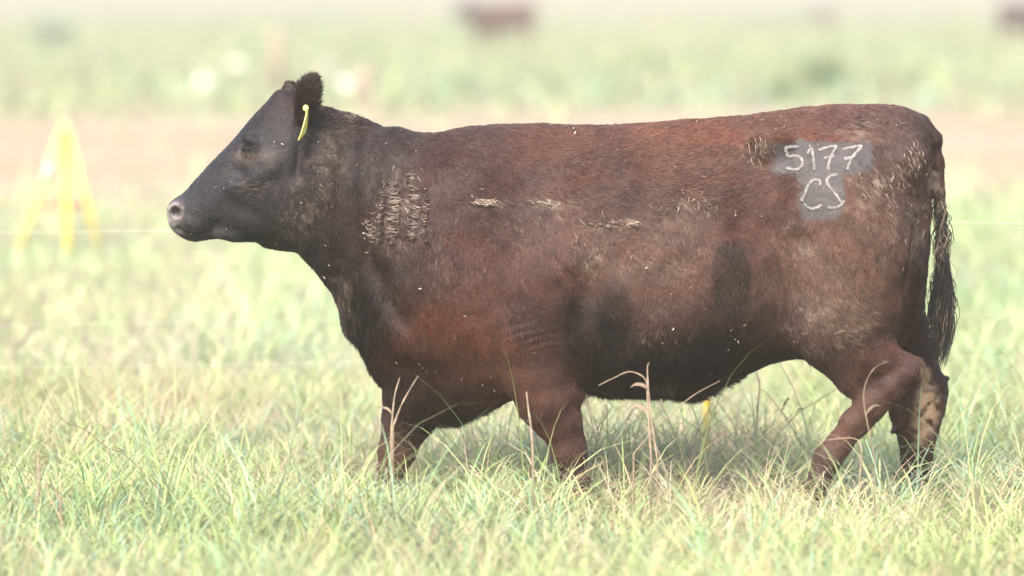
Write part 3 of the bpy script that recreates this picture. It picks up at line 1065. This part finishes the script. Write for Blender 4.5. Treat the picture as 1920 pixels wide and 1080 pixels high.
# straw flecks and seeds caught in the coat
nf = 130
P, N = sample_surface(nf, lambda P_, N_: np.where(N_[:, 1] < 0.1, 1, 0) * (P_[:, 2] > 0.3) * (0.3 + 2 * (noise3(P_, 4, 51) > 0.55)))
fixed = [(682, 437), (684, 447), (597, 266), (1379, 404), (905, 722), (1195, 416), (1378, 636), (1384, 641), (1075, 240), (1078, 249), (1262, 617), (1242, 643), (1330, 700), (1270, 725),
         (565, 380), (405, 350), (420, 352), (530, 270), (514, 266), (733, 455), (780, 282), (788, 541), (1212, 502), (1275, 722), (1215, 730)]
fp = [hit(a, b) for a, b in fixed]
fp = np.array([a for a in fp if a is not None])
P = np.concatenate([P, fp])
N = np.concatenate([N, np.tile([0, -1.0, 0], (len(fp), 1))])
n = len(P)
d = rng.normal(size=(n, 3))
d -= N * (d * N).sum(1, keepdims=True)
d /= np.linalg.norm(d, axis=1, keepdims=True)
L = 0.003 + 0.008 * rng.random(n) ** 2
S = np.stack([P + N * 0.009 - d * L[:, None] * .5, P + N * 0.012, P + N * 0.009 + d * L[:, None] * .5], 1)
big = np.concatenate([np.zeros(n - len(fp)), np.ones(len(fp))])
rad = np.ones((n, 3)) * np.array([.5, 1, .4]) * (0.0006 + 0.0005 * rng.random(n) + 0.0008 * big)[:, None]
tint = np.array([0.50, 0.44, 0.36]) * (0.45 + 0.6 * np.maximum(rng.random(n), big))[:, None]
o = make_hair('straw_fleck', rel(S), tint, rad, cow, M_hair)
o['kind'] = 'stuff'

# eyelashes and pale rim under the eye
S, tint, rad = [], [], []
for k in range(46):
    a = random.random()
    base = spline([(456, 284), (470, 283), (490, 271)], 20)[int(a * 39)]
    h0 = hit(base[0] + random.uniform(-1, 1), base[1] + random.uniform(-2, 1), 0.002)
    S.append([h0, h0 + np.array([-0.004, -0.010, -0.006 * random.random()]), h0 + np.array([-0.009, -0.016, -0.012 - 0.006 * random.random()])])
    tint.append((0.012, 0.010, 0.010))
    rad.append((.0007, .0006, .0002))
o = make_hair('eyelash', rel(np.array(S)), np.array(tint), np.array(rad), cow, M_hair)
o['kind'] = 'stuff'

# tail switch: long strands
S, tint, rad = [], [], []
tp = spline([(p[0], p[1]) for p in TAIL[3:]], 10)
for k in range(1500):
    t0 = random.random() ** 0.7
    b = tp[int(t0 * (len(tp) - 1))]
    p0 = at(b[0] + random.gauss(0, 2), b[1], random.gauss(0, 0.008))
    ln = random.uniform(0.10, 0.24) if t0 > 0.5 else random.uniform(0.03, 0.12)
    endx = 1764 + random.gauss(0, 7) - (6 if random.random() < .3 else 0)
    sway = random.gauss(0, 0.010)
    pts = []
    wob = random.uniform(0, 6)
    for j in range(7):
        t = j / 6
        zz = p0[2] - ln * t
        tx = at(endx, 500, 0)[0]
        bulge = 0.022 * math.sin(math.pi * min(1, max(0, (0.75 - zz) / 0.36)))
        spread = random.gauss(0, 0.0015)
        pts.append((p0[0] + (tx - p0[0]) * t * 0.75 + sway * math.sin(math.pi * t) + bulge * math.copysign(0.6, sway) + 0.004 * math.sin(wob + 9 * t) + spread,
                    p0[1] * (1 + t) + 0.01 * math.sin(wob), zz))
    S.append(pts)
    r0 = random.random()
    tint.append(np.array([.26, .20, .13]) * random.uniform(.6, 1.2) if r0 < (.10 if t0 > .45 else .30) else np.array([.014, .012, .012]) * random.uniform(.5, 2.2))
    rad.append(np.array([.0010, .0011, .0011, .0010, .0009, .0007, .0002]) * random.uniform(.7, 1.3))
sw = make_hair('tail_switch', rel(np.array(S)), np.array(tint), np.array(rad), cow, M_hair)
sw['kind'] = 'stuff'

# ------------------------------------------------------------------ ear tag
etop = hit(574, 200, 0.012)
tagroot = empty('ear_tag', tuple(etop))
tag(tagroot, 'yellow plastic tag hanging edge-on from the ear of the dark heifer', 'ear tag')
V, F = [], []
for a in range(9):
    th = math.pi * a / 8
    for b in range(12):
        ph = 2 * math.pi * b / 12
        V.append((0.0095 * math.sin(th) * math.cos(ph), 0.006 * math.cos(th), 0.0105 * math.sin(th) * math.sin(ph)))
for a in range(8):
    for b in range(12):
        b2 = (b + 1) % 12
        F.append((a * 12 + b, a * 12 + b2, (a + 1) * 12 + b2, (a + 1) * 12 + b))
o = make_mesh('stud', V, F, M_tag)
o.parent = tagroot
prof = [((575.2, 204), (577.6, 204)), ((573.5, 216), (577.2, 216)), ((568.5, 236), (575.4, 236)), ((564, 251), (573, 248)), ((559, 263), (563, 262))]
V, F = [], []
for i, (pl, pr) in enumerate(prof):
    w = (0.006, 0.010, 0.024, 0.028, 0.024)[i]
    cl, cr = at(pl[0], pl[1], etop[1] - 0.006 - w), at(pr[0], pr[1], etop[1] - 0.006 + w)
    nrm = np.cross(cr - cl, np.array([0, 0, 1.0]))
    nrm = nrm / (np.linalg.norm(nrm) + 1e-9) * 0.0012
    for c in (cl - nrm, cr - nrm, cr + nrm, cl + nrm):
        V.append(c - etop)
for i in range(len(prof) - 1):
    for k in range(4):
        k2 = (k + 1) % 4
        F.append((i * 4 + k, i * 4 + k2, (i + 1) * 4 + k2, (i + 1) * 4 + k))
F += [(3, 2, 1, 0), tuple(len(V) - 4 + k for k in range(4))]
o = make_mesh('panel', V, F, M_tag, shade=False)
o.parent = tagroot

# ------------------------------------------------------------------ distant cattle (same build, other coats)
def far_cow(px, Y, rz, label, scale, tint_mul):
    x = at(px, 100, Y)[0]
    r = empty('distant_cow', (x, Y, 0))
    r.rotation_euler = (0, 0, rz)
    r.scale = (scale,) * 3
    tag(r, label, 'cow', 'cattle far behind in the pasture')
    b = body.copy()
    me = body.data.copy()
    a = me.attributes['tint']
    c4 = np.empty(len(me.vertices) * 4, dtype=np.float32)
    a.data.foreach_get('color', c4)
    c4 = c4.reshape(-1, 4)
    c4[:, :3] *= np.array(tint_mul)
    a.data.foreach_set('color', c4.ravel())
    b.data = me
    col.objects.link(b)
    b.parent = r
    b.matrix_parent_inverse.identity()


far_cow(940, 138, R(12), 'blurred brown cow far away at the top edge, above the back of the heifer', 1.12, (1.3, 0.95, 1.0))
far_cow(1930, 140, R(-160), 'blurred dark cow far away, cut by the right edge', 1.1, (0.8, 0.85, 1.2))

# ------------------------------------------------------------------ electric fence just behind the heifer
FY = 1.35
fence = empty('electric_fence', (at(1325, 800, FY)[0], FY, 0))
tag(fence, 'thin pale electric fence wires on yellow plastic post behind the heifer', 'fence')
for X in (at(1325, 800, FY)[0], at(1325, 800, FY)[0] - 6.4, at(1325, 800, FY)[0] + 6.4):
    V, F = tube([(X, FY, -0.03), (X, FY, 0.3), (X - 0.004, FY, 0.6), (X - 0.006, FY, 0.92), (X - 0.006, FY, 0.94)], [0.013, 0.0135, 0.013, 0.012, 0.006], 10)
    po = make_mesh('post', [np.array(v) - np.array(fence.location) for v in V], F, M_yellow)
    po.parent = fence
    for z in (0.83, 0.515, 0.37):
        V, F = tube([(X - 0.003, FY - 0.012, z - 0.012), (X - 0.003, FY - 0.020, z), (X - 0.003, FY - 0.012, z + 0.012)], 0.005, 6)
        cl = make_mesh('wire_clip', [np.array(v) - np.array(fence.location) for v in V], F, M_yellow)
        cl.parent = po
for z, r in ((0.83, 0.0005), (0.515, 0.0003), (0.37, 0.0003)):
    x0 = at(1325, 800, FY)[0]
    pts = []
    for i in range(61):
        X = x0 - 6.4 + 12.8 * i / 60
        s = ((X - x0) / 6.4) % 1.0
        pts.append((X, FY - 0.014, z - 0.05 * 4 * s * (1 - s) + 0.004 * (X - x0)))
    V, F = tube(pts, r, 5)
    w = make_mesh('wire', [np.array(v) - np.array(fence.location) for v in V], F, M_wire)
    w.parent = fence

# ------------------------------------------------------------------ yellow tripod
TY = 15.0
apex = at(121, 236, TY)
tri = empty('tripod_stand', (apex[0], TY, 0))
tag(tri, 'blurred yellow tripod stand in the pasture left of the heifer', 'tripod')


def child(name, VF, mat, root, shade=True):
    V, F = VF
    o = make_mesh(name, [np.array(v) - np.array(root.location) for v in V], F, mat, None, shade)
    o.parent = root
    return o


feet = [at(34, 462, TY - 0.25), at(127, 470, TY - 0.45), at(188, 458, TY - 0.15)]
for f in feet:
    f[2] = -0.02
    top = apex + np.array([(f[0] - apex[0]) * 0.06, (f[1] - TY) * 0.06, -0.03])
    lg = child('leg', tube([top, top + (f - top) * 0.35, f], [0.023, 0.022, 0.021], 10), M_yellow if f is feet[1] else M_pale_yellow, tri)
child('cap', tube([apex + np.array([0, 0, -0.13]), apex + np.array([0, 0, -0.06]), apex + np.array([0, 0, 0.0]), apex + np.array([0, 0, 0.02])], [0.036, 0.034, 0.026, 0.012], 12), M_pale_yellow, tri)
t = 0.62
B = [apex + (f - apex) * t for f in feet]
child('brace', tube([B[0], B[1]], 0.012, 8), M_red, tri)
child('brace', tube([B[1], B[2]], 0.012, 8), M_red, tri)
child('brace', tube([B[2], B[0]], 0.012, 8), M_red, tri)
s0, s1 = apex + (feet[0] - apex) * 0.30, apex + (feet[0] - apex) * 0.42
child('sleeve', tube([s0, (s0 + s1) / 2, s1], 0.0315, 10), noisy('worn_white_sleeve', (0.44, 0.42, 0.36), (0.36, 0.34, 0.30), 12, 0.6, 0.2), tri)

# ------------------------------------------------------------------ far posts and small white objects
for (px, y0, y1, lab) in ((519, 55, 178, 'pinkish weathered fence post far behind, taller one left of the ears'), (684, 125, 205, 'short pinkish weathered post far behind, above the neck of the heifer')):
    d = FPX * CAM_H / (y1 - HORIZON)
    Y = d - CAM_D
    b = at(px, y1, Y)
    h = (y1 - y0) * d / FPX
    V, F = tube([(0, 0, -0.05), (0, 0, h * .5), (0.01, 0, h * .97), (0.01, 0, h)], [0.085, 0.08, 0.075, 0.05], 10)
    o = make_mesh('fence_post', V, F, M_post)
    o.location = (b[0], Y, 0)
    tag(o, lab, 'post', 'weathered posts far behind')
for (px, py, lab) in ((385, 160, 'small round white object in the far grass, leftmost and lower of the left pair'), (443, 124, 'small round white object in the far grass, upper one of the left pair'),
                      (617, 127, 'small round white object in the far grass, upper one of the right pair'), (647, 163, 'small round white object in the far grass, rightmost and lower of the right pair')):
    d = FPX * (CAM_H - 0.09) / (py - HORIZON)
    Y = d - CAM_D
    b = at(px, py, Y)
    root = empty('white_object', (b[0], Y, 0))  # unidentified white spots, only modelled in the shape of buckets
    tag(root, lab, 'white object', 'white objects far behind')
    V, F = tube([(0, 0, 0.0), (0, 0, 0.1), (0, 0, 0.19), (0, 0, 0.20), (0, 0, 0.18), (0, 0, 0.05)], [0.105, 0.12, 0.135, 0.13, 0.12, 0.105], 16)
    o = make_mesh('shell', V, F, M_white)
    o.parent = root
    V, F = tube([(0.132 * math.cos(a), 0.02, 0.19 + 0.09 * math.sin(a)) for a in np.linspace(0, math.pi, 9)], 0.004, 5)
    o = make_mesh('handle', V, F, M_wire)
    o.parent = root

# ------------------------------------------------------------------ grass
PAL = np.array([[.36, .44, .175], [.25, .39, .185], [.28, .40, .27], [.50, .44, .285], [.48, .385, .295], [.25, .19, .14], [.43, .45, .225], [.52, .39, .225]])


def blades(n, d0, d1, seg, hmin, hmax, w0, w1, droop, power=1.0, thin=None):
    """Blade strips scattered over the wedge of field the camera side sees."""
    dd = d0 + (d1 - d0) * rng.random(n) ** power
    hw = dd * 0.1067 * 1.15 + 1.1
    x = (rng.random(n) * 2 - 1) * hw
    y = dd - CAM_D
    G = np.stack([x, y, np.zeros(n)], 1)
    # tussocks: pull blades towards nearby centres
    cell = 0.22
    ci = np.floor(G[:, :2] / cell)
    jx = hash3(ci[:, 0].astype(int), ci[:, 1].astype(int), np.zeros(n, int), 3)
    jy = hash3(ci[:, 0].astype(int), ci[:, 1].astype(int), np.ones(n, int), 4)
    cen = (ci + np.stack([jx, jy], 1)) * cell
    pull = 0.45 * rng.random(n)[:, None]
    G[:, :2] = G[:, :2] * (1 - pull) + cen * pull
    if thin is not None:
        G = G[thin(G)]
        n = len(G)
    if d0 < 13:
        tr = np.zeros(n)
        for fx in (0.955, -0.385, 0.18, 1.255, 0.66):
            tr = np.maximum(tr, np.exp(-((G[:, 0] - fx) / 0.13) ** 2) * smooth(-1.1, -0.5, G[:, 1]) * (1 - smooth(0.1, 0.4, G[:, 1] - (1.0 if fx == 0.66 else 0.0))))
        G = G[rng.random(n) > np.where(G[:, 0] > 0.6, 0.6, 0.0) * tr]
        n = len(G)
    big_n = noise3(G * np.array([1, .6, 1]), 0.9, 61)
    mid_n = noise3(G, 3.2, 62)
    hgt = (hmin + (hmax - hmin) * rng.random(n) ** 1.7) * (0.42 + 0.55 * mid_n + 0.80 * smooth(.35, .75, noise3(G, 1.6, 66)))
    wid = w0 + (w1 - w0) * rng.random(n)
    az = rng.random(n) * 2 * np.pi
    tilt = np.abs(rng.normal(size=n)) * 0.35 + 0.08
    curve = droop * (0.3 + rng.random(n) * 1.2)
    # colour
    fs = 1.0 if d1 < 25 else 0.7 if d1 < 40 else (0.4 if d1 < 100 else 0.14)
    pa = [smooth(.5, .78, noise3(G * np.array([1, .55 if d1 < 25 else .3, 1]), f_ * fs, sd)) for f_, sd in ((1.5, 71), (1.9, 72), (1.6, 73), (2.1, 74), (1.7, 75), (2.3, 76))]
    w = np.stack([0.7 + 2.4 * pa[0], 0.2 + 1.3 * pa[1], 0.1 + 1.5 * pa[2], 0.75 + 2.2 * pa[3], 0.3 + 2.4 * pa[4], 0.06 * np.ones(n), 0.7 + 1.6 * big_n, 0.12 + 0.9 * pa[5]], 1)
    cw = np.cumsum(w, 1)
    pick = (rng.random(n)[:, None] * cw[:, -1:] > cw).sum(1)
    colr = PAL[pick] * ((0.86 + 0.28 * rng.random(n)) * (0.85 + 0.3 * noise3(G, 2.6, 77)))[:, None]
    colr = colr * (1 - 0.20 * smooth(24, 70, G[:, 1]))[:, None]
    if d1 > 25:
        colr = (colr * 0.85 + colr.mean(1, keepdims=True) * 0.15) * np.array([1.06, 1.12, 1.05])
    dry = (pick == 3) | (pick == 4) | (pick == 7)
    wid = np.where(dry, wid * 0.7, wid)
    side = np.stack([-np.sin(az), np.cos(az), np.zeros(n)], 1)
    tw = rng.normal(size=n) * 0.7
    side = side * np.cos(tw)[:, None] + np.stack([np.cos(az), np.sin(az), np.zeros(n)], 1) * np.sin(tw)[:, None]
    pts = [G.copy()]
    cur = G.copy()
    ang = tilt.copy()
    for k in range(seg):
        ang = ang + curve / seg * (0.5 + k / seg)
        st = hgt / seg * 1.15
        cur = cur + np.stack([np.cos(az) * np.sin(ang) * st, np.sin(az) * np.sin(ang) * st, np.cos(ang) * st], 1)
        cur[:, 2] = np.maximum(cur[:, 2], 0.012)
        pts.append(cur.copy())
    prof = [0.75, 1.0, 0.85, 0.55, 0.3, 0.2][:seg] if seg > 2 else [0.9, 0.8]
    V = np.zeros((n, 2 * seg + 1, 3))
    for k in range(seg):
        V[:, 2 * k] = pts[k] - side * (wid * prof[k] / 2)[:, None]
        V[:, 2 * k + 1] = pts[k] + side * (wid * prof[k] / 2)[:, None]
    V[:, 2 * seg] = pts[seg]
    nv = 2 * seg + 1
    base = (np.arange(n) * nv)[:, None]
    lo = []
    for k in range(seg - 1):
        lo += [2 * k, 2 * k + 1, 2 * k + 3, 2 * k + 2]
    lo += [2 * seg - 2, 2 * seg - 1, 2 * seg]
    loops = (base + np.array(lo)[None]).ravel()
    sizes = np.tile([4] * (seg - 1) + [3], n)
    cols = np.repeat(colr, nv, 0)
    return V.reshape(-1, 3), loops, sizes, cols


def off_track(keepfrac):
    def f(G):
        a = TRACK0 + 2.2 * np.sin(G[:, 0] * 0.21 + 1.0) + 0.9 * np.sin(G[:, 0] * 0.63) - 0.04 * G[:, 0]
        b = TRACK1 + 3.5 * np.sin(G[:, 0] * 0.13 + 2.0) + 1.6 * np.sin(G[:, 0] * 0.41) + 0.25 * G[:, 0]
        on = (G[:, 1] > a - 0.3) & (G[:, 1] < b + 0.3)
        dist = np.minimum(np.abs(G[:, 1] - a), np.abs(G[:, 1] - b))
        return ~on | (rng.random(len(G)) < keepfrac + 0.6 * np.exp(-dist / 1.8))
    return f


sets = [
    blades(60000, 11.6, 19.5, 4, 0.06, 0.17, 0.004, 0.008, 2.0),
    blades(36000, 11.6, 19.5, 5, 0.13, 0.34, 0.004, 0.008, 2.6),
    blades(12000, 11.6, 19.5, 6, 0.22, 0.50, 0.003, 0.006, 3.0),
    blades(46000, 19.5, 34, 3, 0.06, 0.20, 0.006, 0.011, 1.8, 1.0, off_track(0.03)),
    blades(40000, 33, 64, 3, 0.08, 0.24, 0.012, 0.024, 1.4, 0.9, off_track(0.03)),
    blades(46000, 60, 230, 2, 0.10, 0.30, 0.05, 0.12, 0.9, 0.8, off_track(0.03)),
    blades(26000, 220, 1200, 2, 0.12, 0.32, 0.25, 0.6, 0.8, 1.0),
]
off = 0
Vs, Ls, Ss, Cs = [], [], [], []
for V, l, s, c in sets:
    Vs.append(V)
    Ls.append(l + off)
    Ss.append(s)
    Cs.append(c)
    off += len(V)
grass = fast_mesh('grass', np.concatenate(Vs), np.concatenate(Ls), np.concatenate(Ss), M_grass, np.concatenate(Cs))
tag(grass, 'pale green and straw coloured pasture grass', 'grass', kind='stuff')

# ------------------------------------------------------------------ single stalks and weeds
STALKS = [
    ([(733, 815), (737, 770), (743, 738), (750, 708)], -0.42, 0.0045, M_straw, 'upright dead straw stalk in front of the forward fore leg'),
    ([(736, 800), (750, 762), (768, 732), (784, 705)], -0.42, 0.0040, M_straw, 'slanting dead straw stalk crossing the forward fore leg'),
    ([(1000, 850), (994, 800), (990, 765), (989, 735)], -0.5, 0.0055, M_straw, 'stiff cut straw stalk in front of the rear fore leg'),
    ([(1222, 850), (1216, 800), (1213, 750), (1210, 712), (1182, 697), (1150, 709), (1122, 723)], -0.45, 0.0045, M_straw, 'bent dry stalk hanging over in front of the belly'),
    ([(1230, 860), (1222, 790), (1216, 730), (1214, 690), (1217, 680)], -0.45, 0.0045, M_straw, 'upright dry seed stalk in front of the belly'),
    ([(1190, 850), (1240, 790), (1296, 744), (1352, 714)], -0.4, 0.003, M_straw, 'thin pale stalk leaning along the belly beside the yellow post'),
    ([(300, 920), (262, 880), (230, 850), (200, 838), (160, 806), (120, 790), (96, 752), (80, 720)], -0.3, 0.0025, M_twig, 'dark dry twig arching through the grass at left'),
    ([(1420, 850), (1418, 780), (1424, 720), (1420, 695), (1426, 670)], 0.9, 0.0045, M_twig, 'dark weed stem behind the belly, left of the hind legs'),
    ([(1500, 830), (1470, 780), (1440, 740), (1420, 726)], 0.9, 0.003, M_twig, 'dark twig leaning left behind the belly'),
    ([(1440, 840), (1490, 780), (1560, 735), (1580, 722)], 0.9, 0.003, M_twig, 'dark twig leaning right towards the swinging hind leg'),
    ([(1612, 900), (1616, 840), (1600, 822), (1560, 824), (1548, 826)], -0.5, 0.0032, M_straw, 'pale forked grass stalk crossing the swinging hind leg'),
    ([(1640, 860), (1620, 760), (1622, 720), (1640, 690), (1662, 677)], -0.5, 0.0022, M_straw, 'thin pale stalk curving over the hock of the swinging leg'),
    ([(1395, 1010), (1390, 960), (1402, 910), (1398, 880)], -1.0, 0.0045, M_straw, 'short orange-brown dry stem in the right foreground'),
    ([(1430, 1080), (1412, 1030), (1396, 985), (1392, 955)], -1.6, 0.0045, M_twig, 'dark bare stem in the lower right foreground'),
    ([(66, 960), (72, 900), (70, 860), (74, 842)], -1.0, 0.0060, M_straw, 'brown dead stem in the foreground grass at far left'),
    ([(116, 1000), (114, 950), (118, 900)], -1.2, 0.0055, M_straw, 'pale straw stem in the left foreground, right of the brown dead stem'),
]
for pts, Y, r, mt, lab in STALKS:
    if -0.6 < Y < 0:
        Y -= 0.45
    r *= 0.72
    sp = spline([at(a + random.gauss(0, 1.2), b, Y + 0.02 * i) for i, (a, b) in enumerate(pts)], 5)
    if sp[0][2] > 0:
        sp = np.concatenate([[np.array([sp[0][0], sp[0][1], -0.02])], sp])
    n = len(sp)
    ph = random.randint(0, 4)
    V, F = tube(sp, [r * (1.0 - 0.65 * i / n) * (1.35 if (i + ph) % 5 == 0 else 0.9 + 0.15 * random.random()) for i in range(n)], 6)
    base = np.array([sp[0][0], sp[0][1], 0.0])
    o = make_mesh('dry_stalk', [np.array(v) - base for v in V], F, mt)
    o.location = base
    tag(o, lab, 'stalk', 'dry stalks standing in the grass')
    bpy.context.view_layer.update()
    for q_ in range(random.randint(0, 1)):          # torn leaves hanging off the nodes
        i = random.randint(n // 4, (2 * n) // 3)
        L_ = random.uniform(.03, .09)
        dr = Vector((random.choice((-1, 1)) * random.uniform(.15, .5), random.uniform(-.4, .4), random.uniform(.2, 1))).normalized()
        lv, lf = [], []
        p = Vector(sp[i])
        for j in range(5):
            w = (0.0035, 0.0055, 0.0045, 0.003, 0.0006)[j] * (L_ / .06)
            lv += [p + Vector((0, 0, w)), p - Vector((0, 0, w)) + Vector((0, .001, 0))]
            p = p + dr * (L_ / 4)
            dr = (dr + Vector((random.gauss(0, .15), random.gauss(0, .15), -0.45))).normalized()
        for j in range(4):
            lf.append((2 * j, 2 * j + 1, 2 * j + 3, 2 * j + 2))
        lo_ = make_mesh('leaf', [np.array(v) - base for v in lv], lf, mt)
        lo_.parent = o

# ------------------------------------------------------------------ far shrubs
def shrub(px, py, size, label, hue):
    d = FPX * CAM_H / (py - HORIZON)
    Y = d - CAM_D
    b = at(px, py, Y)
    root = empty('shrub', (b[0], Y, 0))
    tag(root, label, 'shrub', 'low shrubs far behind')
    V, F = [], []
    for k in range(6):
        a = random.uniform(0, 6.28)
        v, f = tube([(0, 0, -0.02), (0.15 * size * math.cos(a), 0.15 * size * math.sin(a), size * .3), (0.4 * size * math.cos(a), 0.4 * size * math.sin(a), size * .6)], [0.02 * size, 0.015 * size, 0.006 * size], 5)
        F += [tuple(i + len(V) for i in ff) for ff in f]
        V += v
    o = make_mesh('stem', V, F, M_twig)
    o.parent = root
    nl = 900
    c = rng.normal(size=(nl, 3)) * np.array([.38, .38, .22]) * size
    c[:, 2] = np.abs(c[:, 2] + 0.42 * size) + 0.03
    a1, a2 = rng.normal(size=(nl, 3)), rng.normal(size=(nl, 3))
    a1 /= np.linalg.norm(a1, axis=1, keepdims=True)
    a2 /= np.linalg.norm(a2, axis=1, keepdims=True)
    l = 0.07 * size
    V = np.stack([c - a1 * l, c + a2 * l * .4, c + a1 * l, c - a2 * l * .4], 1).reshape(-1, 3)
    colr = np.repeat(np.array(hue) * (0.6 + 0.8 * rng.random(nl))[:, None], 4, 0)
    o = fast_mesh('crown', V, np.arange(4 * nl), np.full(nl, 4), M_grass, colr)
    o.parent = root


shrub(1545, 172, 0.62, 'dark green blurred shrub far behind, above the hips of the heifer', (.10, .17, .07))
shrub(1470, 190, 0.40, 'small dull green shrub far behind, left of the dark green one', (.12, .18, .08))
shrub(1540, 52, 1.1, 'greyish dry shrub at the top edge on the right', (.16, .13, .11))
shrub(98, 92, 0.9, 'soft blue-green shrub near the top left corner', (.16, .24, .15))

# ------------------------------------------------------------------ the air
hx0, hx1, hy0, hy1, hz0, hz1 = -2600, 2600, -70, 4100, -1.0, 3.2
hv = [(x, y, z) for x in (hx0, hx1) for y in (hy0, hy1) for z in (hz0, hz1)]
hf = [(0, 1, 3, 2), (4, 6, 7, 5), (0, 4, 5, 1), (2, 3, 7, 6), (0, 2, 6, 4), (1, 5, 7, 3)]
hm = bpy.data.materials.new('haze')
hm.use_nodes = True
ht = hm.node_tree
ht.nodes.remove(ht.nodes['Principled BSDF'])
pv = ht.nodes.new('ShaderNodeVolumePrincipled')
pv.inputs['Color'].default_value = (0.60, 0.56, 0.455, 1)
pv.inputs['Density'].default_value = 0.0024
ht.links.new(pv.outputs[0], ht.nodes['Material Output'].inputs['Volume'])
haze = make_mesh('haze', hv, hf, hm, None, False)
tag(haze, 'thin pale haze lying over the pasture', 'haze', kind='stuff')
